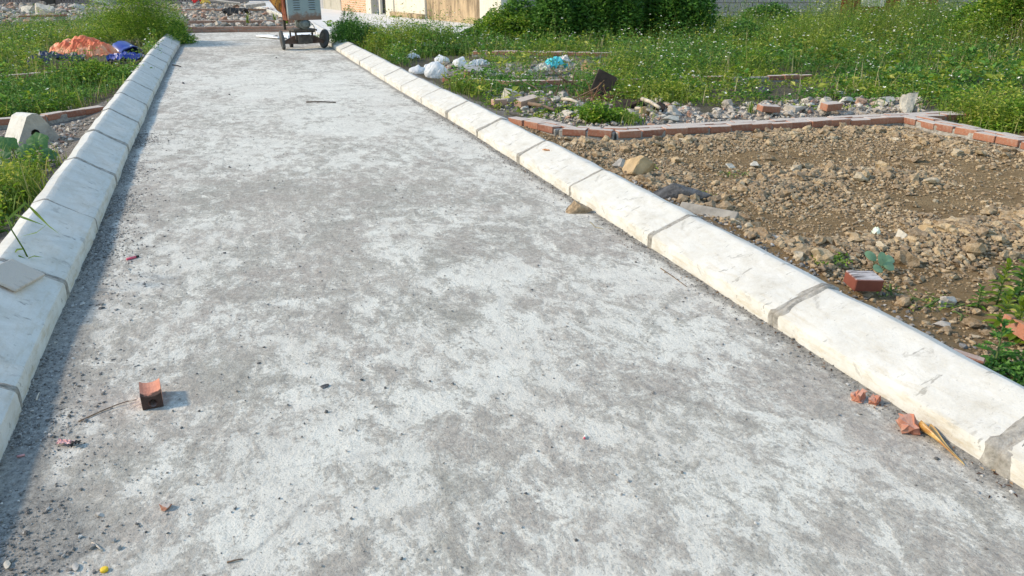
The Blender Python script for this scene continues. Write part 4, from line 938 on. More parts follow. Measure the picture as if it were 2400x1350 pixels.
p = at(1355, 498); o = rock('rubble_lump', (p.x, p.y, 0), (.080, .040, .042), MAT['stone_b'], 2, 'rough mortar covered brick lump lying against the right kerb', rz=-.15)
for px, py, s, lb in ((538, 393, .016, 'small dark chip on the road, the farthest of the three on its left half'), (527, 594, .010, 'small dark chip on the road level with the pink lighter'), (608, 852, .009, 'tiny black chip on the road above the half brick'), (1247, 680, .007, 'tiny black chip near the middle of the road'),
                      (648, 136, .022, 'dark chip on the far road in front of the mixer'), (430, 196, .028, 'black chip on the far road near the left kerb'), (538, 223, .02, 'reddish chip on the far road'), (240, 724, .016, 'dark lump beside the left kerb gravel'), (1660, 842, .006, 'tiny chip on the right half of the road')):
    p = at(px, py); rock('stone_chip', (p.x, p.y, 0), (s, s*.6, s*.5), MAT['stone_d'], int(px) % 8, lb, cat='stone chip')
for px, py, s, lb in ((193, 713, .022, 'flat grey flake beside the left kerb, larger of a pair'), (172, 718, .014, 'smaller flat grey flake touching the left kerb'), (193, 676, .016, 'grey angular chip below the left kerb joint'), (131, 804, .009, 'white pebble at the foot of the left kerb'), (170, 811, .012, 'grey pebble right of the white pebble at the left kerb'),
                      (234, 1208, .014, 'flat grey flake on the near road left of the red crumb'), (180, 1330, .016, 'grey stone in the grit at the bottom of the picture'), (20, 1325, .016, 'pale flat stone at the bottom left corner')):
    p = at(px, py); rock('pebble', (p.x, p.y, 0), (s, s*.6, s*.3), MAT['stone_w' if 'white' in lb or 'pale' in lb else 'concrete'], int(px) % 8, lb, cat='pebble')
# cement slabs and boards behind the right kerb
def slab(name, c, s, rot, mat, label, cat, bev=.004):
    o = link(name, box_mesh(name, s, bev), mat); o.location = c; o.rotation_euler = rot; return tag(o, label, cat)
p = at(1655, 525, .02); slab('cement_slab', (p.x+.03, p.y+.04, .07), (.34, .07, .03), (.7, 0, -1.0), MAT['slabgrey'], 'long thin grey cement slab resting behind the right kerb', 'slab')
p = at(1760, 575); slab('cement_slab', (p.x+.02, p.y+.05, .05), (.3, .05, .02), (.3, .05, -1.0), MAT['wood'], 'narrow weathered board lying behind the right kerb in the clods', 'board')
p = at(1235, 253); slab('broken_brick', (p.x, p.y, .07), (.26, .12, .07), (.1, -.12, .35), m_brick('mortared_brick', (.40, .27, .20), (.45, .30, .22), .7), 'mortar crusted brick slab leaning in the rubble near the kerb', 'brick')
p = at(1194, 246); slab('broken_brick', (p.x, p.y, .10), (.13, .1, .12), (.3, .2, .6), MAT['stone_w'], 'cube shaped pale rubble block near the right kerb', 'brick')
p = at(1180, 252); slab('broken_brick', (p.x-.05, p.y, .06), (.15, .08, .06), (0, 0, .1), m_brick('pale_brick', (.50, .30, .22), (.54, .36, .27), .6), 'pale orange half brick beside the cube shaped block', 'brick')
p = at(1130, 186); slab('stone_slab', (p.x, p.y, .07), (.50, .26, .10), (.1, .22, -.35), MAT['concrete'], 'tilted grey concrete slab with an orange brick end on the weeds', 'slab')
p = at(1098, 190); slab('broken_brick', (p.x, p.y, .07), (.10, .16, .13), (0, .1, -.2), MAT['brick'], 'orange brick piece at the left end of the tilted slab', 'brick')
p = at(1945, 268); slab('broken_brick', (p.x, p.y, .08), (.2, .1, .07), (.1, .0, .1), MAT['brick'], 'single pale orange brick lying on the far plot edging', 'brick')
p = at(1800, 268); slab('broken_brick', (p.x, p.y, .06), (.22, .1, .06), (.1, .1, .0), MAT['brick'], 'orange brick in the rubble left of the broad tan stone', 'brick')
p = at(150, 62); slab('broken_brick', (p.x, p.y, .1), (.22, .1, .14), (.0, .0, .2), MAT['brick'], 'reddish brick block in the weeds of the far left lot', 'brick')

# ---------------------------------------------------------------- bricks lying about
def holed_brick(name, s, holes, r, mat, inner, parent, n=12, groove=0.0):
    """box of size s (x width, y length, z height), round holes through y; optional hollow groove on top"""
    W, L, H = s; bm = bmesh.new()
    top = [(W/2*(1-2*t/6), H/2-(groove*math.sin(math.pi*t/6)**.8 if groove else 0)) for t in range(7)]
    out = [(-W/2, -H/2), (0, -H/2), (W/2, -H/2), (W/2, 0)]+top+[(-W/2, 0)]
    def loop(pts, y): 
        v = [bm.verts.new((a, y, b)) for a, b in pts]; return v, [bm.edges.new((v[i], v[(i+1) % len(v)])) for i in range(len(v))]
    ends = {}
    for y in (-L/2, L/2):
        E_ = []; o_v, e = loop(out, y); E_ += e; hv = []
        for (hx, hz_) in holes:
            v, e = loop([(hx+r*math.cos(2*math.pi*k/n), hz_+r*math.sin(2*math.pi*k/n)) for k in range(n)], y); E_ += e; hv.append(v)
        bmesh.ops.triangle_fill(bm, edges=E_, use_beauty=True, use_dissolve=False, normal=(0, 1, 0)); ends[y] = (o_v, hv)
    (a, ha), (b, hb_) = ends[-L/2], ends[L/2]
    for i in range(len(a)): bm.faces.new((a[i], a[(i+1) % len(a)], b[(i+1) % len(a)], b[i]))
    for u, v in zip(ha, hb_):
        for i in range(n): bm.faces.new((u[i], v[i], v[(i+1) % n], u[(i+1) % n])).material_index = 1
    bmesh.ops.remove_doubles(bm, verts=bm.verts[:], dist=1e-5); bmesh.ops.recalc_face_normals(bm, faces=bm.faces[:])
    me = mesh_bm(name, bm); me.materials.append(mat); me.materials.append(inner); return link(name, me, None, parent)
def m_hb():
    n = NT('half_brick_clay', .9, .2); y = n.sep(1)
    c = n.mix(n.ramp(n.noise(30, 5, .7), (.35, 0.0), (.7, 1.0)), (.50, .20, .13), (.62, .29, .20))
    soot = n.math('ADD', n.math('MULTIPLY', y, -9.0), n.math('MULTIPLY', n.math('SUBTRACT', n.noise(22, 4, .6), .5), .7))
    c = n.mix(n.ramp(soot, (.27, 0.0), (.36, .97)), c, n.mix(n.noise(60, 5, .7), (.02, .018, .016), (.09, .055, .045)))
    n.color(c); n.bump(n.noise(80, 5, .7), .003); return n.m
HB = m_hb(); p = at(356, 958)
o = holed_brick('half_brick', (.062, .105, .052), [(0.002, -.007)], .0135, HB, MAT['brick_dark'], None, groove=.010)
o.location = (p.x-.002, p.y+.052, .027); o.rotation_euler = (0, 0, R(7)); tag(o, 'pinkish half brick with a sooty holed end standing on the road', 'brick')
p = at(2395, 815); o = holed_brick('fallen_brick', (.105, .2, .062), [(-.025, 0), (.025, 0)], .013, m_brick('bright_orange_brick', (.40, .16, .10), (.44, .19, .12), .3), MAT['brick_dark'], None)
o.scale = (.85, .85, .85); o.location = (p.x+.05, p.y+.03, .055); o.rotation_euler = (0, R(6), R(-14)); tag(o, 'orange brick with two holes fallen at the right frame edge', 'brick')
BRT = NT('streaked_dark_brick', .9, .2); _c = BRT.mix(BRT.noise(25, 5, .7), (.15, .045, .03), (.27, .09, .06)); _t = BRT.ramp(BRT.noise(9, 6, .7, co=BRT.mapping((1, 9, 1))), (.42, (.10, .08, .08)), (.55, (.52, .48, .47)))
BRT.color(BRT.mix(BRT.ramp(BRT.normal_z(), (.6, 0.0), (.85, 1.0)), _c, _t)); BRT.bump(BRT.noise(70, 5, .7), .003)
p = at(2035, 703, .02); o = link('fallen_brick', box_mesh('fallen_brick', (.125, .10, .055), .004), BRT.m); o.location = (p.x+.01, p.y+.055, .085); o.rotation_euler = (.06, R(3), R(-14)); tag(o, 'dark red brick with pale streaked top just behind the right kerb', 'brick')
p = at(2270, 835, .1); slab('tile_piece', (p.x, p.y, .10), (.10, .03, .012), (.2, .1, -.95), MAT['brick_dark'], 'thin dark red tile piece at the back edge of the right kerb', 'tile')
for px, py, s, lb in ((2014, 938, .030, 'left of two small red brick bits at the foot of the right kerb'), (2052, 945, .023, 'right and smaller of two red brick bits at the foot of the right kerb'), (2128, 1008, .042, 'pink brick piece at the right kerb touching the curled sheath')):
    p = at(px, py); bm = bmesh.new(); add_box(bm, (0, 0, 0), (s*1.3, s*1.05, s*1.0)); bmesh.ops.subdivide_edges(bm, edges=bm.edges[:], cuts=2, use_grid_fill=True)
    for v in bm.verts: v.co += Vector((random.uniform(-1, 1), random.uniform(-1, 1), random.uniform(-1, 1)))*s*.2
    o = link('brick_piece', mesh_bm('brick_piece', bm), m_brick('piece_clay', (.30, .10, .06), (.50, .21, .14), .25)); o.location = (p.x-.006, p.y, s*.5); o.rotation_euler = (.2, .3, px); tag(o, lb, 'brick piece')
# golden curled sheath
def curl():
    V = []; Fc = []; n = 15; m = 9
    for i in range(n):
        t = i/(n-1); w = .022*(1-t)**.6*(.75+.25*math.cos(t*5))+.0008; 
        for j in range(m):
            a = (j/(m-1)-.5)*math.pi*(1.25-.5*t); V.append((w*math.sin(a), -t*.185, .004+w*(1-math.cos(a))+.010*math.sin(t*3.0)*(1-t)))
    for i in range(n-1):
        for j in range(m-1): k = i*m+j; Fc.append((k, k+1, k+m+1, k+m))
    me = mesh_np('curled_sheath', V, Fc, True); return me
n_ = NT('golden_dry_sheath', .35, .6); n_.color(n_.ramp(n_.sep(1), (0, (.40, .19, .05)), (1, (.62, .42, .12)))); n_.bump(n_.noise(40, 3, .5, co=n_.mapping((6, .3, 1))), .002)
g_ = n_.t.nodes[n_.b.name]; n_.color(n_.mix(n_.ramp(n_.noise(20, 4, .6, co=n_.mapping((2, .5, 1))), (.4, 0.0), (.6, 1.0)), (.34, .16, .04), (.68, .46, .16)))
p = at(2158, 1000, .02); o = link('curled_sheath', curl(), n_.m); o.location = (p.x, p.y, .003); q = at(2232, 1074); o.rotation_euler = (0, R(25), math.atan2(q.y-p.y, q.x-p.x)+math.pi/2)
sol = o.modifiers.new('thickness', 'SOLIDIFY'); sol.thickness = .0015; tag(o, 'golden brown curled dry leaf sheath beside the right kerb', 'dry leaf')

# ---------------------------------------------------------------- loose kerb block with a hole, far left
bm = bmesh.new(); prof = [(-.15, 0), (.12, 0), (.14, .02), (.075, .20), (.055, .225), (.02, .235), (-.02, .225), (-.14, .07), (-.155, .04)]
prof = [(a*1.12, b*1.08) for a, b in prof]
def loopv(pts, y): v = [bm.verts.new((a, y, b)) for a, b in pts]; return v, [bm.edges.new((v[i], v[(i+1) % len(v)])) for i in range(len(v))]
circ = [(-.01+.034*math.cos(k*.3927), .10+.034*math.sin(k*.3927)) for k in range(16)]; ends = []
for y in (0, .27):
    a, e1 = loopv(prof, y); h, e2_ = loopv(circ, y); bmesh.ops.triangle_fill(bm, edges=e1+e2_, use_beauty=True, normal=(0, 1, 0)); ends.append((a, h))
(a, h), (b, h2) = ends
for i in range(len(a)): bm.faces.new((a[i], a[(i+1) % len(a)], b[(i+1) % len(a)], b[i])).material_index = 1
for i in range(16): bm.faces.new((h[i], h2[i], h2[(i+1) % 16], h[(i+1) % 16])).material_index = 2
bmesh.ops.remove_doubles(bm, verts=bm.verts[:], dist=1e-5); bmesh.ops.recalc_face_normals(bm, faces=bm.faces[:])
me = mesh_bm('loose_kerb_block', bm); me.materials.append(m_wall('rough_broken_concrete', (.34, .32, .28), (.46, .43, .38), (.16, .15, .13), .8, False, .45, .6)); me.materials.append(MAT['kerb']); me.materials.append(MAT['stone_d'])  # last slot lines the hole near-black, its inner shade put into the colour
p = at(104, 342); o = link('loose_kerb_block', me); o.location = (p.x-.02, p.y+.02, gz(p.x, p.y)-.005); o.rotation_euler = (R(-3), R(-9), R(36)); tag(o, 'loose pale kerb block with a round hole in its end lying left of the kerb', 'kerb block')
# board on the near left kerb
def on_slope(px, py):
    d = _F+(px-1200)/F_PX*_R-(py-675)/F_PX*_U; lo, hi = .5, 6.0
    for _ in range(50):
        t = (lo+hi)/2; q = np.array((0, 0, CAM_H))+d*t; u = float(foot(L_J, q[1]))-q[0]; zs = .08+.131/.202*(u-.02)
        if q[2] > zs: lo = t
        else: hi = t
    return Vector(q)
A0 = on_slope(103, 650); A1 = on_slope(2, 706); A2 = on_slope(20, 607); e1 = (A1-A0).normalized(); nrm_ = e1.cross(A2-A0).normalized(); nrm_ = nrm_ if nrm_.z > 0 else -nrm_; e2v = nrm_.cross(e1); e2v = e2v if e2v.dot(A2-A0) > 0 else -e2v
wd_ = min(.14, abs((A2-A0).dot(e2v))+.02); bd_ = link('wooden_board', box_mesh('wooden_board', (.26, wd_, .014), .003), m_wall('grey_spotted_board', (.46, .41, .36), (.54, .49, .43), (.14, .12, .10), .7, False, .54, .62))
rot_ = Matrix((e1, e2v, e1.cross(e2v))).transposed(); bd_.rotation_euler = rot_.to_euler(); bd_.location = A0+e1*.13+e2v*wd_/2+nrm_*.010; tag(bd_, 'grey weathered board lying across the near left kerb', 'board')

# ---------------------------------------------------------------- small litter
def cyl(name, a, b, r, mat, label, cat, n=10, parent=None):
    o = link(name, tube_mesh(name, [a, b], r, n), mat, parent); return tag(o, label, cat) if label else o
PINK = simple('pink_plastic', (.62, .10, .16), .35, .08, 4, 0, spec=.5)
a, b = at(297, 608, .006), at(318, 602, .006); lt = tag(empty('lighter', a), 'pink plastic lighter lying on the road beside the left kerb', 'lighter')
link('body', tube_mesh('body', [Vector((0, 0, 0)), b-a], .0065, 10), PINK, lt); link('cap', tube_mesh('cap', [(b-a), (at(325, 600, .006)-a)], .0062, 8), MAT['black'], lt)
a, b = at(40, 1070, .004), at(58, 1066, .004); cyl('plastic_tube', a, b, .0035, simple('faded_pink_plastic', (.55, .27, .27), .5, .1, 4, 0), 'short faded pink tube near the left kerb at the bottom left', 'tube')
def crumple(name, w, h, nx_, ny_, amp, mat, loc, rz, label, cat, seed, dome=0.0, thick=.0008, sc=6, tilt=(0, 0)):
    V = []; 
    u = np.linspace(-.5, .5, nx_); v = np.linspace(-.5, .5, ny_); U, Vv = np.meshgrid(u, v)
    edge_ = 1+.25*(fbm(np.arctan2(U, Vv)*1.5, U*0, 1, 3, seed)-.5); d = np.sqrt(U**2+Vv**2)*2
    rad = .8+.4*fbm(np.cos(np.arctan2(Vv, U))*1.5, np.sin(np.arctan2(Vv, U))*1.5, 1.3, 3, seed)
    fold = 1-np.abs(fbm(U*w+.3*Vv, Vv*h, sc/max(w, h)*.7, 4, seed+3, .55)-.5)*4; fold = np.clip(fold, -.2, 1)**1; fold2 = fbm(U, Vv, 4, 3, seed+9)
    Z_ = amp*(fold*1.4+fold2*.4)+dome*np.clip(1-d**2, 0, 1)**.6*(.7+.6*fold2); X_ = U*w*rad+amp*.6*(fbm(U, Vv, 5, 3, seed+5)-.5); Y_ = Vv*h*rad+amp*.6*(fbm(U, Vv, 5, 3, seed+6)-.5)
    I = np.arange(U.size).reshape(U.shape); Q = np.stack([I[:-1, :-1], I[:-1, 1:], I[1:, 1:], I[1:, :-1]], -1).reshape(-1, 4)
    o = link(name, mesh_np(name, np.stack([X_, Y_, Z_], -1).reshape(-1, 3), Q, False), mat); o.location = loc; o.rotation_euler = (tilt[0], tilt[1], rz)
    if thick: s = o.modifiers.new('thickness', 'SOLIDIFY'); s.thickness = thick
    return tag(o, label, cat)
p = at(155, 1042); crumple('torn_packet', .05, .02, 12, 6, .008, simple('pink_white_foil', (.72, .42, .40), .5, .3, 40, 0), (p.x, p.y, .001), -.4, 'torn pink packet on the road at lower left', 'packet', 1)
p = at(174, 1044); crumple('charred_paper', .026, .02, 8, 6, .01, MAT['black'], (p.x+.006, p.y-.004, .002), -.1, 'black burnt scrap at the end of the torn pink packet', 'scrap', 2)
p = at(245, 1338); bm = bmesh.new(); add_lathe(bm, [(0, .0085), (.006, .009), (.008, .0075), (.0082, .004)], 16, 'Z'); o = link('bottle_cap', mesh_bm('bottle_cap', bm, True), simple('yellow_plastic', (.75, .50, .03), .4, .05, 4, 0)); o.location = p; tag(o, 'yellow plastic cap at the bottom of the picture', 'cap')
a = at(184, 988, .003); wr = [a, at(240, 962, .004), at(275, 948, .006), at(300, 940, .009), at(320, 937, .005)]
tag(link('thin_rod', tube_mesh('thin_rod', wr, .0022, 6, .0016), MAT['twig']), 'thin dark twig pointing from the left kerb grit to the half brick', 'twig')
tag(link('wire', tube_mesh('wire', [at(258, 962, .004), at(285, 952, .008), at(300, 955, .005), at(318, 940, .01), at(300, 938, .012)], .0008, 5), simple('pale_wire', (.6, .58, .54), .5, .1, 5, 0)), 'fine pale wire curled beside the half brick', 'wire')
for (x0, y0, x1, y1, r_, mt, lb) in ((216, 1272, 240, 1290, .0028, 'wood', 'short pale wood splinter on the near road'), (532, 1318, 570, 1310, .0022, 'twig', 'thin grey twig on the near road right of the splinter'), (85, 938, 92, 920, .003, 'wood', 'pale splinter at the foot of the near left kerb'),
        (1383, 520, 1396, 533, .0022, 'straw', 'left piece of a snapped straw beside the brick lump'), (1397, 533, 1414, 537, .0022, 'straw', 'right piece of a snapped straw beside the brick lump'), (718, 239, 787, 240, .008, 'wood_dark', 'black stick lying across the far road'),
        (405, 152, 424, 156, .01, 'wood_dark', 'dark curved stick near the far left kerb'), (700, 33, 810, 35, .02, 'wood_dark', 'x'), (245, 512, 290, 490, .002, 'twig', 'thin curved twig at the foot of the left kerb'), (1548, 628, 1610, 672, .0022, 'twig', 'long thin stalk lying along the foot of the right kerb')):
    if lb == 'x': continue
    a, b = at(x0, y0, r_), at(x1, y1, r_); m = (a+b)/2+Vector((0, 0, r_*.7)); tag(link('stick', tube_mesh('stick', [a, m, b], r_, 6, r_*.7), MAT[mt]), lb, 'stick')
p = at(1370, 1028); a = p+Vector((0, 0, .004)); cb = tag(empty('cigarette_butt', p), 'tiny white cigarette butt with a red tip on the right half of the road', 'cigarette butt')
link('paper', tube_mesh('paper', [Vector((0, 0, .004)), Vector((.008, .010, .004))], .0035, 8), MAT['petal'], cb); link('tip', tube_mesh('tip', [Vector((-.003, -.004, .004)), Vector((0, 0, .004))], .0035, 8), PINK, cb)
p = at(1288, 352, .13); crumple('bark_strip', .035, .12, 6, 16, .008, simple('orange_bark', (.42, .20, .09), .9, .5, 60, 0), (p.x, p.y, .122), R(-62)+1.57, 'shredded orange brown bark strip on the right kerb', 'bark', 5, sc=20)
# leaf litter along the foot of the right kerb
y = RNG.uniform(.9, 8, 260); x = foot(R_J, y)-RNG.exponential(.03, 260)-.006; A_ = Acc(); A_.add(*leaf_arrays(np.column_stack([x, y, np.full(260, .003)]), rdir(260, -.02, .3), RNG.uniform(.008, .022, 260), RNG.uniform(.004, .01, 260)))
A_.make('leaf_litter', m_leaf('dead_leaves', [(0, (.05, .025, .015)), (.6, (.14, .07, .04)), (1, (.32, .22, .12))], .05), kind='stuff')

# ---------------------------------------------------------------- waste on the lots
TARP = NT('orange_tarp', .55, .4); TARP.color(TARP.ramp(TARP.noise(5, 5, .6), (.3, (.55, .07, .025)), (.5, (.66, .17, .07)), (.68, (.72, .42, .26))))
p = at(203, 148); crumple('orange_tarpaulin', 1.02, .62, 46, 30, .06, TARP.m, (p.x, p.y, .06), -.2, 'crumpled orange tarpaulin in the weeds on the left lot', 'tarpaulin', 11, .24, .003, 9)
NAVY = simple('navy_plastic', (.012, .016, .05), .35, .3, 6, 0, spec=.6); BLUE = simple('blue_plastic', (.012, .03, .24), .3, .15, 4, 0, spec=.6)
p = at(138, 160); crumple('navy_sheet', .7, .3, 24, 12, .08, NAVY, (p.x, p.y, .05), .15, 'dark navy plastic sheet at the left end of the orange tarpaulin', 'plastic sheet', 12, .08, .003, 9)
# blue tub on its side
bm = bmesh.new(); add_lathe(bm, [(0, .15), (.02, .165), (.20, .20), (.27, .215), (.275, .235), (.285, .235), (.285, .21), (.26, .20), (.03, .15), (.025, .02)], 28, 'X')
for v in bm.verts: v.co.z *= .8; v.co += Vector((random.uniform(-1, 1), random.uniform(-1, 1), random.uniform(-1, 1)))*.008
p = at(300, 140); o = link('blue_basin', mesh_bm('blue_basin', bm, True), BLUE); o.location = (p.x-.1, p.y+.05, .19); o.rotation_euler = (0, R(28), R(-48)); tag(o, 'dented deep blue plastic basin lying on its side beside the left kerb', 'basin')
p = at(305, 152); crumple('blue_sheet', .55, .3, 20, 12, .06, BLUE, (p.x-.02, p.y-.1, .05), .3, 'crumpled blue plastic sheet under the blue basin', 'plastic sheet', 14, .06, .003, 9)
WB = m_leaf('white_plastic_bag', [(0, (.62, .64, .66)), (1, (.70, .71, .72))], .3, .5)
def bag(px, py, r_, zs, ears, lb, seed):
    bm = bmesh.new(); bmesh.ops.create_icosphere(bm, subdivisions=4, radius=1); V = np.array([v.co[:] for v in bm.verts]); Fc = np.array([[v.index for v in f.verts] for f in bm.faces]); bm.free()
    g = np.random.default_rng(seed); n_ = fbm(V[:, 0]*1.3+V[:, 2]*.8, V[:, 1]*1.3-V[:, 2]*.6, 1.2, 3, seed); w_ = 1-np.abs(fbm(V[:, 0]*2+V[:, 2], V[:, 1]*2+V[:, 2]*1.5, 1.9, 4, seed+4)-.5)*3
    V = V*(.75+.32*n_+.09*w_)[:, None]; V[:, 2] = np.maximum(V[:, 2], -.45)*zs
    for k in range(ears):
        d = np.array([math.cos(2.2*k+.5+seed), math.sin(2.2*k+.5+seed)*.5, 1.1]); d /= np.linalg.norm(d); t = np.clip((V@d)/np.linalg.norm(V, axis=1), 0, 1)**14; V = V+np.outer(t*.28, d)
    p = at(px, py); o = link('plastic_bag', mesh_np('plastic_bag', V*r_, Fc, False), WB); o.location = (p.x, p.y, gz(p.x, p.y)+.40*r_*zs); o.rotation_euler = (0, 0, seed*1.7); tag(o, lb, 'plastic bag')
bag(1022, 180, .155, .95, 0, 'biggest round white plastic bag behind the right kerb', 31); bag(978, 172, .13, .5, 1, 'flat torn white plastic bag left of the big white bag', 32)
bag(1036, 146, .13, .55, 1, 'thin white plastic bag behind the big white bag', 33); bag(1078, 158, .12, .9, 2, 'knotted white plastic bag with raised ears right of the big white bag', 34); bag(1002, 160, .06, .8, 1, 'small crumpled bag between the torn bag and the big white bag', 35)
for k, (px, py, w, h, dm, lb) in enumerate(((1122, 158, .28, .16, .05, 'flat white plastic scrap right of the knotted bag'), (966, 142, .3, .14, .04, 'thin white scrap in the weeds near the right kerb'))):
    p = at(px, py); crumple('plastic_scrap', w, h, 20, 16, .035, WB, (p.x, p.y, gz(p.x, p.y)+.03), k*.9, lb, 'plastic scrap', 30+k, dm, .001, 7)
p = at(1300, 172); crumple('blue_cloth', .32, .24, 18, 14, .05, simple('turquoise_cloth', (.10, .50, .55), .8, .3, 12, 0), (p.x, p.y, .06), .3, 'turquoise crumpled cloth in the waste beyond the twigs', 'cloth', 40, .10, .002, 8)
p = at(1275, 175); crumple('grey_cloth', .3, .2, 16, 12, .05, simple('pale_rag', (.55, .53, .46), .9, .2, 12, 0), (p.x, p.y, .04), .9, 'pale rag left of the turquoise cloth', 'cloth', 41, .05, .002, 8)
p = at(1322, 168); crumple('white_rag', .2, .16, 14, 12, .05, simple('greyish_rag', (.6, .58, .56), .9, .2, 12, 0), (p.x, p.y, .08), .2, 'greyish white rag right of the turquoise cloth', 'cloth', 42, .08, .002, 8)
p = at(2057, 580); crumple('torn_wrapper', .05, .04, 10, 8, .015, simple('white_green_wrapper', (.68, .74, .62), .5, .25, 30, 0), (p.x, p.y+.03, .06), .5, 'white and green torn wrapper on the clod ridge', 'wrapper', 43, .02, .001, 9)
p = at(1710, 405); slab('glass_scrap', (p.x, p.y, .05), (.07, .05, .008), (.5, .1, .3), MAT['stone_w'], 'pale greenish tile scrap among the clods', 'tile')
# charred board and twigs
p = at(1412, 236); slab('charred_board', (p.x, p.y, .17), (.23, .03, .28), (-.35, .45, -.25), MAT['wood_dark'], 'black charred board standing tilted in the brush', 'board')
p = at(1395, 243); ss = tag(empty('brush_heap', (p.x, p.y, 0)), 'heap of bare brown twigs below the charred board', 'twigs'); bm = bmesh.new()
for k in range(34):
    a = Vector((RNG.normal()*.12-.02, RNG.normal()*.06, .02+RNG.random()*.04)); b = a+Vector((RNG.normal()*.14, RNG.normal()*.06, RNG.random()*.20)); add_tube(bm, [a, (a+b)/2+Vector((RNG.normal()*.02, 0, .02)), b], .005, 4, .002)
link('twigs', mesh_bm('twigs', bm), simple('rusty_twigs', (.24, .13, .075), .9, .3, 20, 0), ss)
p = at(1310, 262); br = tag(empty('bare_branch', (p.x, p.y, 0)), 'fan of long bare grey branches spreading over the rubble', 'branch')
B0 = Vector((p.x, p.y, .02))
for pts in (((1300, 245), (1255, 205, .1), (1225, 190, .16)), ((1340, 235), (1330, 215, .1), (1315, 178, .30)), ((1310, 180, .28), (1345, 197, .18), (1395, 215, .1)), ((1330, 240), (1365, 222, .1), (1400, 205, .2), (1416, 188, .34)), ((1300, 230), (1310, 200, .2), (1318, 170, .36)), ((1330, 195, .2), (1300, 168, .33), (1285, 160, .36)), ((1340, 200, .18), (1345, 175, .3), (1350, 165, .34))):
    link('branch', tube_mesh('branch', [at(q[0], q[1]+ (q[2] if len(q) > 2 else .02)*115*0, q[2] if len(q) > 2 else .02)-Vector((p.x, p.y, 0)) for q in pts], .008, 5, .003), MAT['twig'], br)
for (x0, y0, x1, y1, r_, mt, lb, z) in ((1240, 243, 1300, 258, .022, 'twig', 'dark weathered stick below the fanned branches', .06), (1318, 232, 1355, 240, .02, 'wood', 'pale stick in the rubble under the branches', .08), (1505, 232, 1545, 252, .022, 'wood', 'pale stick lying over the burnt wood', .10), (1490, 254, 1525, 260, .018, 'wood', 'second pale stick under the burnt wood', .05), (1420, 228, 1470, 226, .018, 'wood_dark', 'dark stick lying right of the charred board', .06)):
    a, b = at(x0, y0, z), at(x1, y1, z); tag(link('stick', tube_mesh('stick', [a, (a+b)/2+Vector((0, 0, .012)), b], r_, 7, r_*.7), MAT[mt]), lb, 'stick')
for px, py, s, lb in ((1480, 250, (.24, .09, .06), 'flat heap of burnt wood beside the pale sticks'), (1545, 258, (.07, .06, .07), 'burnt stump at the right end of the burnt wood'), (1330, 262, (.26, .10, .05), 'black burnt patch of wood under the branches')):
    p = at(px, py); rock('burnt_wood', (p.x, p.y), s, MAT['wood_dark'], int(px) % 7, lb, rz=-.2, cat='burnt wood')
# far rubble extras
p = at(512, 22); slab('grey_plank', (p.x, p.y, .32), (1.7, .3, .06), (.1, .12, -.1), MAT['wood'], 'grey plank lying on the far rubble beside a red cloth', 'plank')
p = at(470, 24); crumple('red_cloth', .5, .3, 16, 12, .12, simple('red_cloth', (.60, .03, .03), .8, .2, 8, 0), (p.x, p.y, .25), .3, 'small bright red cloth in the far rubble', 'cloth', 50, .22, .004, 8)
p = at(484, 26); crumple('yellow_cloth', .35, .25, 14, 10, .1, simple('yellow_cloth', (.72, .52, .12), .8, .2, 8, 0), (p.x, p.y, .2), .3, 'small yellow cloth right of the red cloth', 'cloth', 51, .12, .004, 8)
p = at(555, 42); crumple('black_sheet', .8, .4, 20, 12, .1, MAT['black'], (p.x, p.y, .12), -.2, 'black plastic sheet in the far rubble', 'plastic sheet', 52, .05, .004, 8)
p = at(600, 32); slab('far_slab', (p.x, p.y, .3), (.7, .4, .1), (.1, -.1, .1), MAT['concrete'], 'grey slab in the far rubble near the lane edging', 'slab')
p = at(228, 18); slab('far_board', (p.x, p.y, .35), (1.0, .5, .05), (.5, .3, .3), MAT['stone_w'], 'pale sheet leaning on the far left rubble', 'board')

# ---------------------------------------------------------------- white boards by the mixer
FOAM = simple('white_board', (.78, .80, .82), .7, .04, 3, 0)
p = at(706, 92); slab('white_board', (p.x+.0, p.y+.45, .045), (.62, .75, .07), (0, 0, R(5)), FOAM, 'thick white board lying under the mixer', 'board')
p = at(640, 93); slab('white_board', (p.x+.02, p.y+.5, .03), (.30, .9, .03), (.0, .03, R(28)), FOAM, 'broken white board left of the mixer wheels', 'board')
p = at(638, 92); rock('black_scrap', (p.x+.1, p.y+.15, .04), (.10, .03, .02), MAT['black'], 2, 'black scrap on the broken white board', cat='scrap')

# ---------------------------------------------------------------- concrete mixer seen from behind
wl, wr_ = at(664, 117), at(762, 112.5); mid = (wl+wr_)/2; ax = (wr_-wl); half = ax.length/2; ang_m = math.atan2(ax.y, ax.x)
mx = tag(empty('concrete_mixer', (mid.x, mid.y, .003), ang_m), 'rusty towed concrete mixer with a louvred grey engine cover at the end of the road', 'concrete mixer')
def m_cover():
    n = NT('mixer_cover_paint', .5, .4); z = n.sep(2)
    base = n.mix(n.noise(6, 5, .6), (.17, .23, .25), (.26, .32, .34))
    f = n.math('ADD', n.math('MULTIPLY', n.math('SUBTRACT', .19, z), 5.5), n.math('MULTIPLY', n.math('SUBTRACT', n.noise(9, 7, .75), .5), 2.6))
    rust = n.mix(n.noise(20, 6, .7), (.09, .035, .02), (.22, .13, .09))
    n.color(n.mix(n.ramp(f, (.2, 0.0), (.7, .92)), base, rust)); n.bump(n.noise(40, 5, .7), .003); return n.m
RUST = simple('orange_rust', (.33, .13, .04), .85, .6, 9, .004, 40); DRUM = m_wall('orange_drum', (.52, .24, .05), (.62, .34, .09), (.10, .035, .02), .9, True, .42, .6)
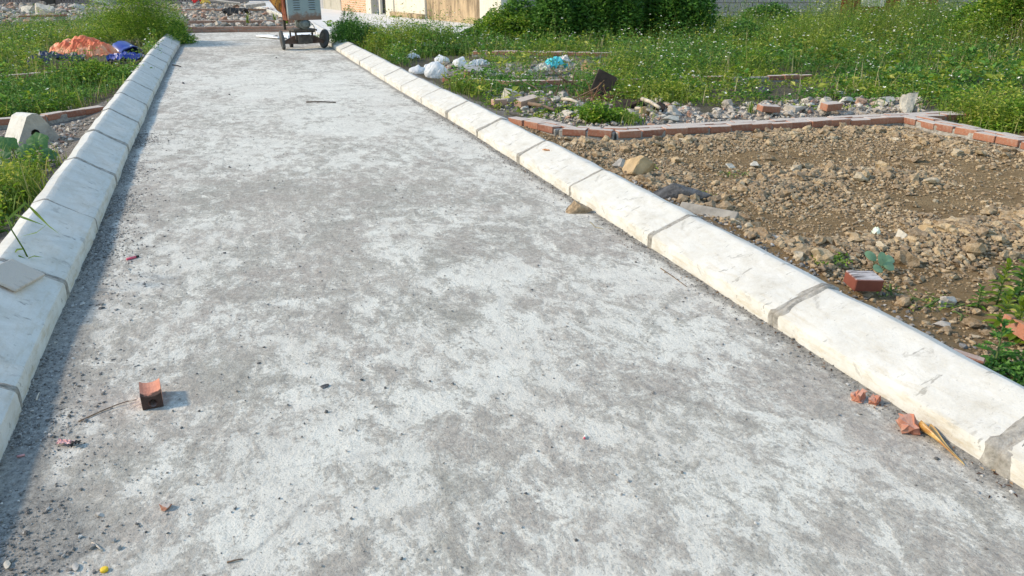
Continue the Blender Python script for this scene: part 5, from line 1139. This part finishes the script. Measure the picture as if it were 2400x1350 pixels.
for sx, tl in ((-1, R(-4)), (1, R(9))):
    w_ = empty('wheel', (sx*half, 0, .195)); w_.parent = mx; w_.rotation_euler = (0, tl, R(-6) if sx < 0 else R(8))
    bm = bmesh.new(); add_lathe(bm, [(-.024, .12), (-.028, .165), (-.025, .187), (-.015, .195), (.015, .195), (.025, .187), (.028, .165), (.024, .12)], 32, 'X'); link('tyre', mesh_bm('tyre', bm, True), simple('worn_grey_tyre', (.075, .078, .08), .85, .35, 14, .004, 60), w_)
    bm = bmesh.new(); add_lathe(bm, [(-.036, .05), (-.022, .118), (.022, .118), (.036, .05)], 20, 'X'); link('rim', mesh_bm('rim', bm), MAT['iron'], w_)
bm = bmesh.new()
for sx in (-1, 1):
    q = [(sx*.02, .10), (sx*(half-.03), .12), (sx*(half-.03), .165), (sx*.19, .275), (sx*.02, .275)]
    for y0 in (-.045, ): 
        v1 = [bm.verts.new((a, y0, b)) for a, b in q]; v2 = [bm.verts.new((a, y0+.09, b)) for a, b in q]; bm.faces.new(v1); bm.faces.new(v2[::-1])
        for i in range(5): bm.faces.new((v1[i], v2[i], v2[(i+1) % 5], v1[(i+1) % 5]))
bmesh.ops.recalc_face_normals(bm, faces=bm.faces[:]); link('axle_beam', mesh_bm('axle_beam', bm), simple('rusty_iron', (.11, .07, .055), .8, .5, 14, .003), mx)
bm = bmesh.new(); add_box(bm, (0, -.03, .20), (.27, .24, .17)); bevel(bm, .008); link('gear_housing', mesh_bm('gear_housing', bm), MAT['iron'], mx)
for x in (-.155, .155): link('support_leg', box_mesh('support_leg', (.03, .05, .19), .005), MAT['iron'], mx, (x, -.08, .27))
bm = bmesh.new(); add_box(bm, (-.01, 0, .395), (.44, .5, .035)); add_box(bm, (-.01, -.06, .36), (.38, .3, .03)); bevel(bm, .004); link('platform', mesh_bm('platform', bm), MAT['iron'], mx)
bm = bmesh.new(); add_lathe(bm, [(-.28, .06), (-.26, .095), (-.24, .105), (.12, .105), (.14, .09)], 28, 'Y', (-.01, -.02, .52)); add_lathe(bm, [(-.30, .03), (-.285, .085)], 28, 'Y', (-.01, -.02, .52))
link('motor', mesh_bm('motor', bm, True), simple('grey_motor_paint', (.15, .17, .165), .6, .25, 14, .002), mx)
# engine cover: a box with raised louvres, sub parts louvre
CW, CH, CZ = .61, .56, .60
mx.scale = (1, .87, .87)
cv = link('engine_cover', box_mesh('engine_cover', (CW, .34, CH), .012, seg=2, c=(0, 0, CH/2)), m_cover(), mx, (-.005, -.14, CZ))
lme = None
for col in (-1, 1):
    for k in range(7):
        bm = bmesh.new(); pr = [(0, 0), (.0, .026), (-.018, .004)]; n = 9; rings = []
        for i in range(n):
            t = i/(n-1); e = math.sin(math.pi*t)**.4 if 0 < t < 1 else .02; rings.append([bm.verts.new(((t-.5)*.135, pr[j][0]*e, pr[j][1]*(.6+.4*e)+.004*math.sin(math.pi*t))) for j in range(3)])
        for i in range(n-1):
            for j in range(3): bm.faces.new((rings[i][j], rings[i][(j+1) % 3], rings[i+1][(j+1) % 3], rings[i+1][j]))
        bmesh.ops.recalc_face_normals(bm, faces=bm.faces[:]); link('louvre', mesh_bm('louvre', bm), MAT['iron'] if False else simple('louvre_paint', (.26, .32, .35), .5, .2, 8, 0), cv, (col*.14, -.171, .215+k*.045))
        link('slot_shade', box_mesh('slot_shade', (.12, .004, .009), .001), MAT['black'], cv, (col*.14, -.1715, .207+k*.045))  # flat black strip painted as the shade inside the louvre opening
# drum with its mouth turned to the left
bm = bmesh.new(); add_lathe(bm, [(-.40, .16), (-.38, .19), (-.12, .33), (.02, .35), (.18, .33), (.36, .18), (.37, .05)], 36, 'X'); 
dr = link('drum', mesh_bm('drum', bm, True), DRUM, mx, (-.12, .22, 1.02)); dr.rotation_euler = (0, R(28), R(10))
link('side_plate', box_mesh('side_plate', (.035, .30, .62), .006), simple('dark_red_rust', (.17, .05, .025), .8, .5, 10, .003), mx, (-.33, -.05, .90), (0, R(-5), 0))
link('frame_post', box_mesh('frame_post', (.05, .05, .8), .006), MAT['iron'], mx, (.12, .28, .78)); link('frame_post', box_mesh('frame_post', (.05, .05, .8), .006), MAT['iron'], mx, (-.25, .34, .78))
for pts in ([(-.38, -.02, 1.1), (-.47, -.04, .9), (-.45, -.05, .80), (-.36, -.05, .72)], [(-.36, 0, 1.0), (-.40, -.02, .82), (-.34, -.03, .70)], [(.09, -.2, .58), (.17, -.22, .46), (.12, -.24, .33), (.02, -.25, .30), (-.1, -.25, .31)], [(.16, -.15, .5), (.2, -.2, .38), (.16, -.22, .28)]):
    link('cable', tube_mesh('cable', pts, .005, 5), MAT['black'], mx)
c_ = empty('jockey_wheel', (-.11, .55, .07)); c_.parent = mx
bm = bmesh.new(); add_lathe(bm, [(-.03, .05), (-.025, .07), (.025, .07), (.03, .05)], 20, 'X'); link('tyre', mesh_bm('tyre', bm, True), MAT['black'], c_); link('fork', box_mesh('fork', (.03, .03, .3), .004), MAT['iron'], c_, (0, 0, .17))
bm = bmesh.new(); add_box(bm, (-.02, .3, .38), (.06, .7, .05)); link('tow_bar', mesh_bm('tow_bar', bm), MAT['iron'], mx)
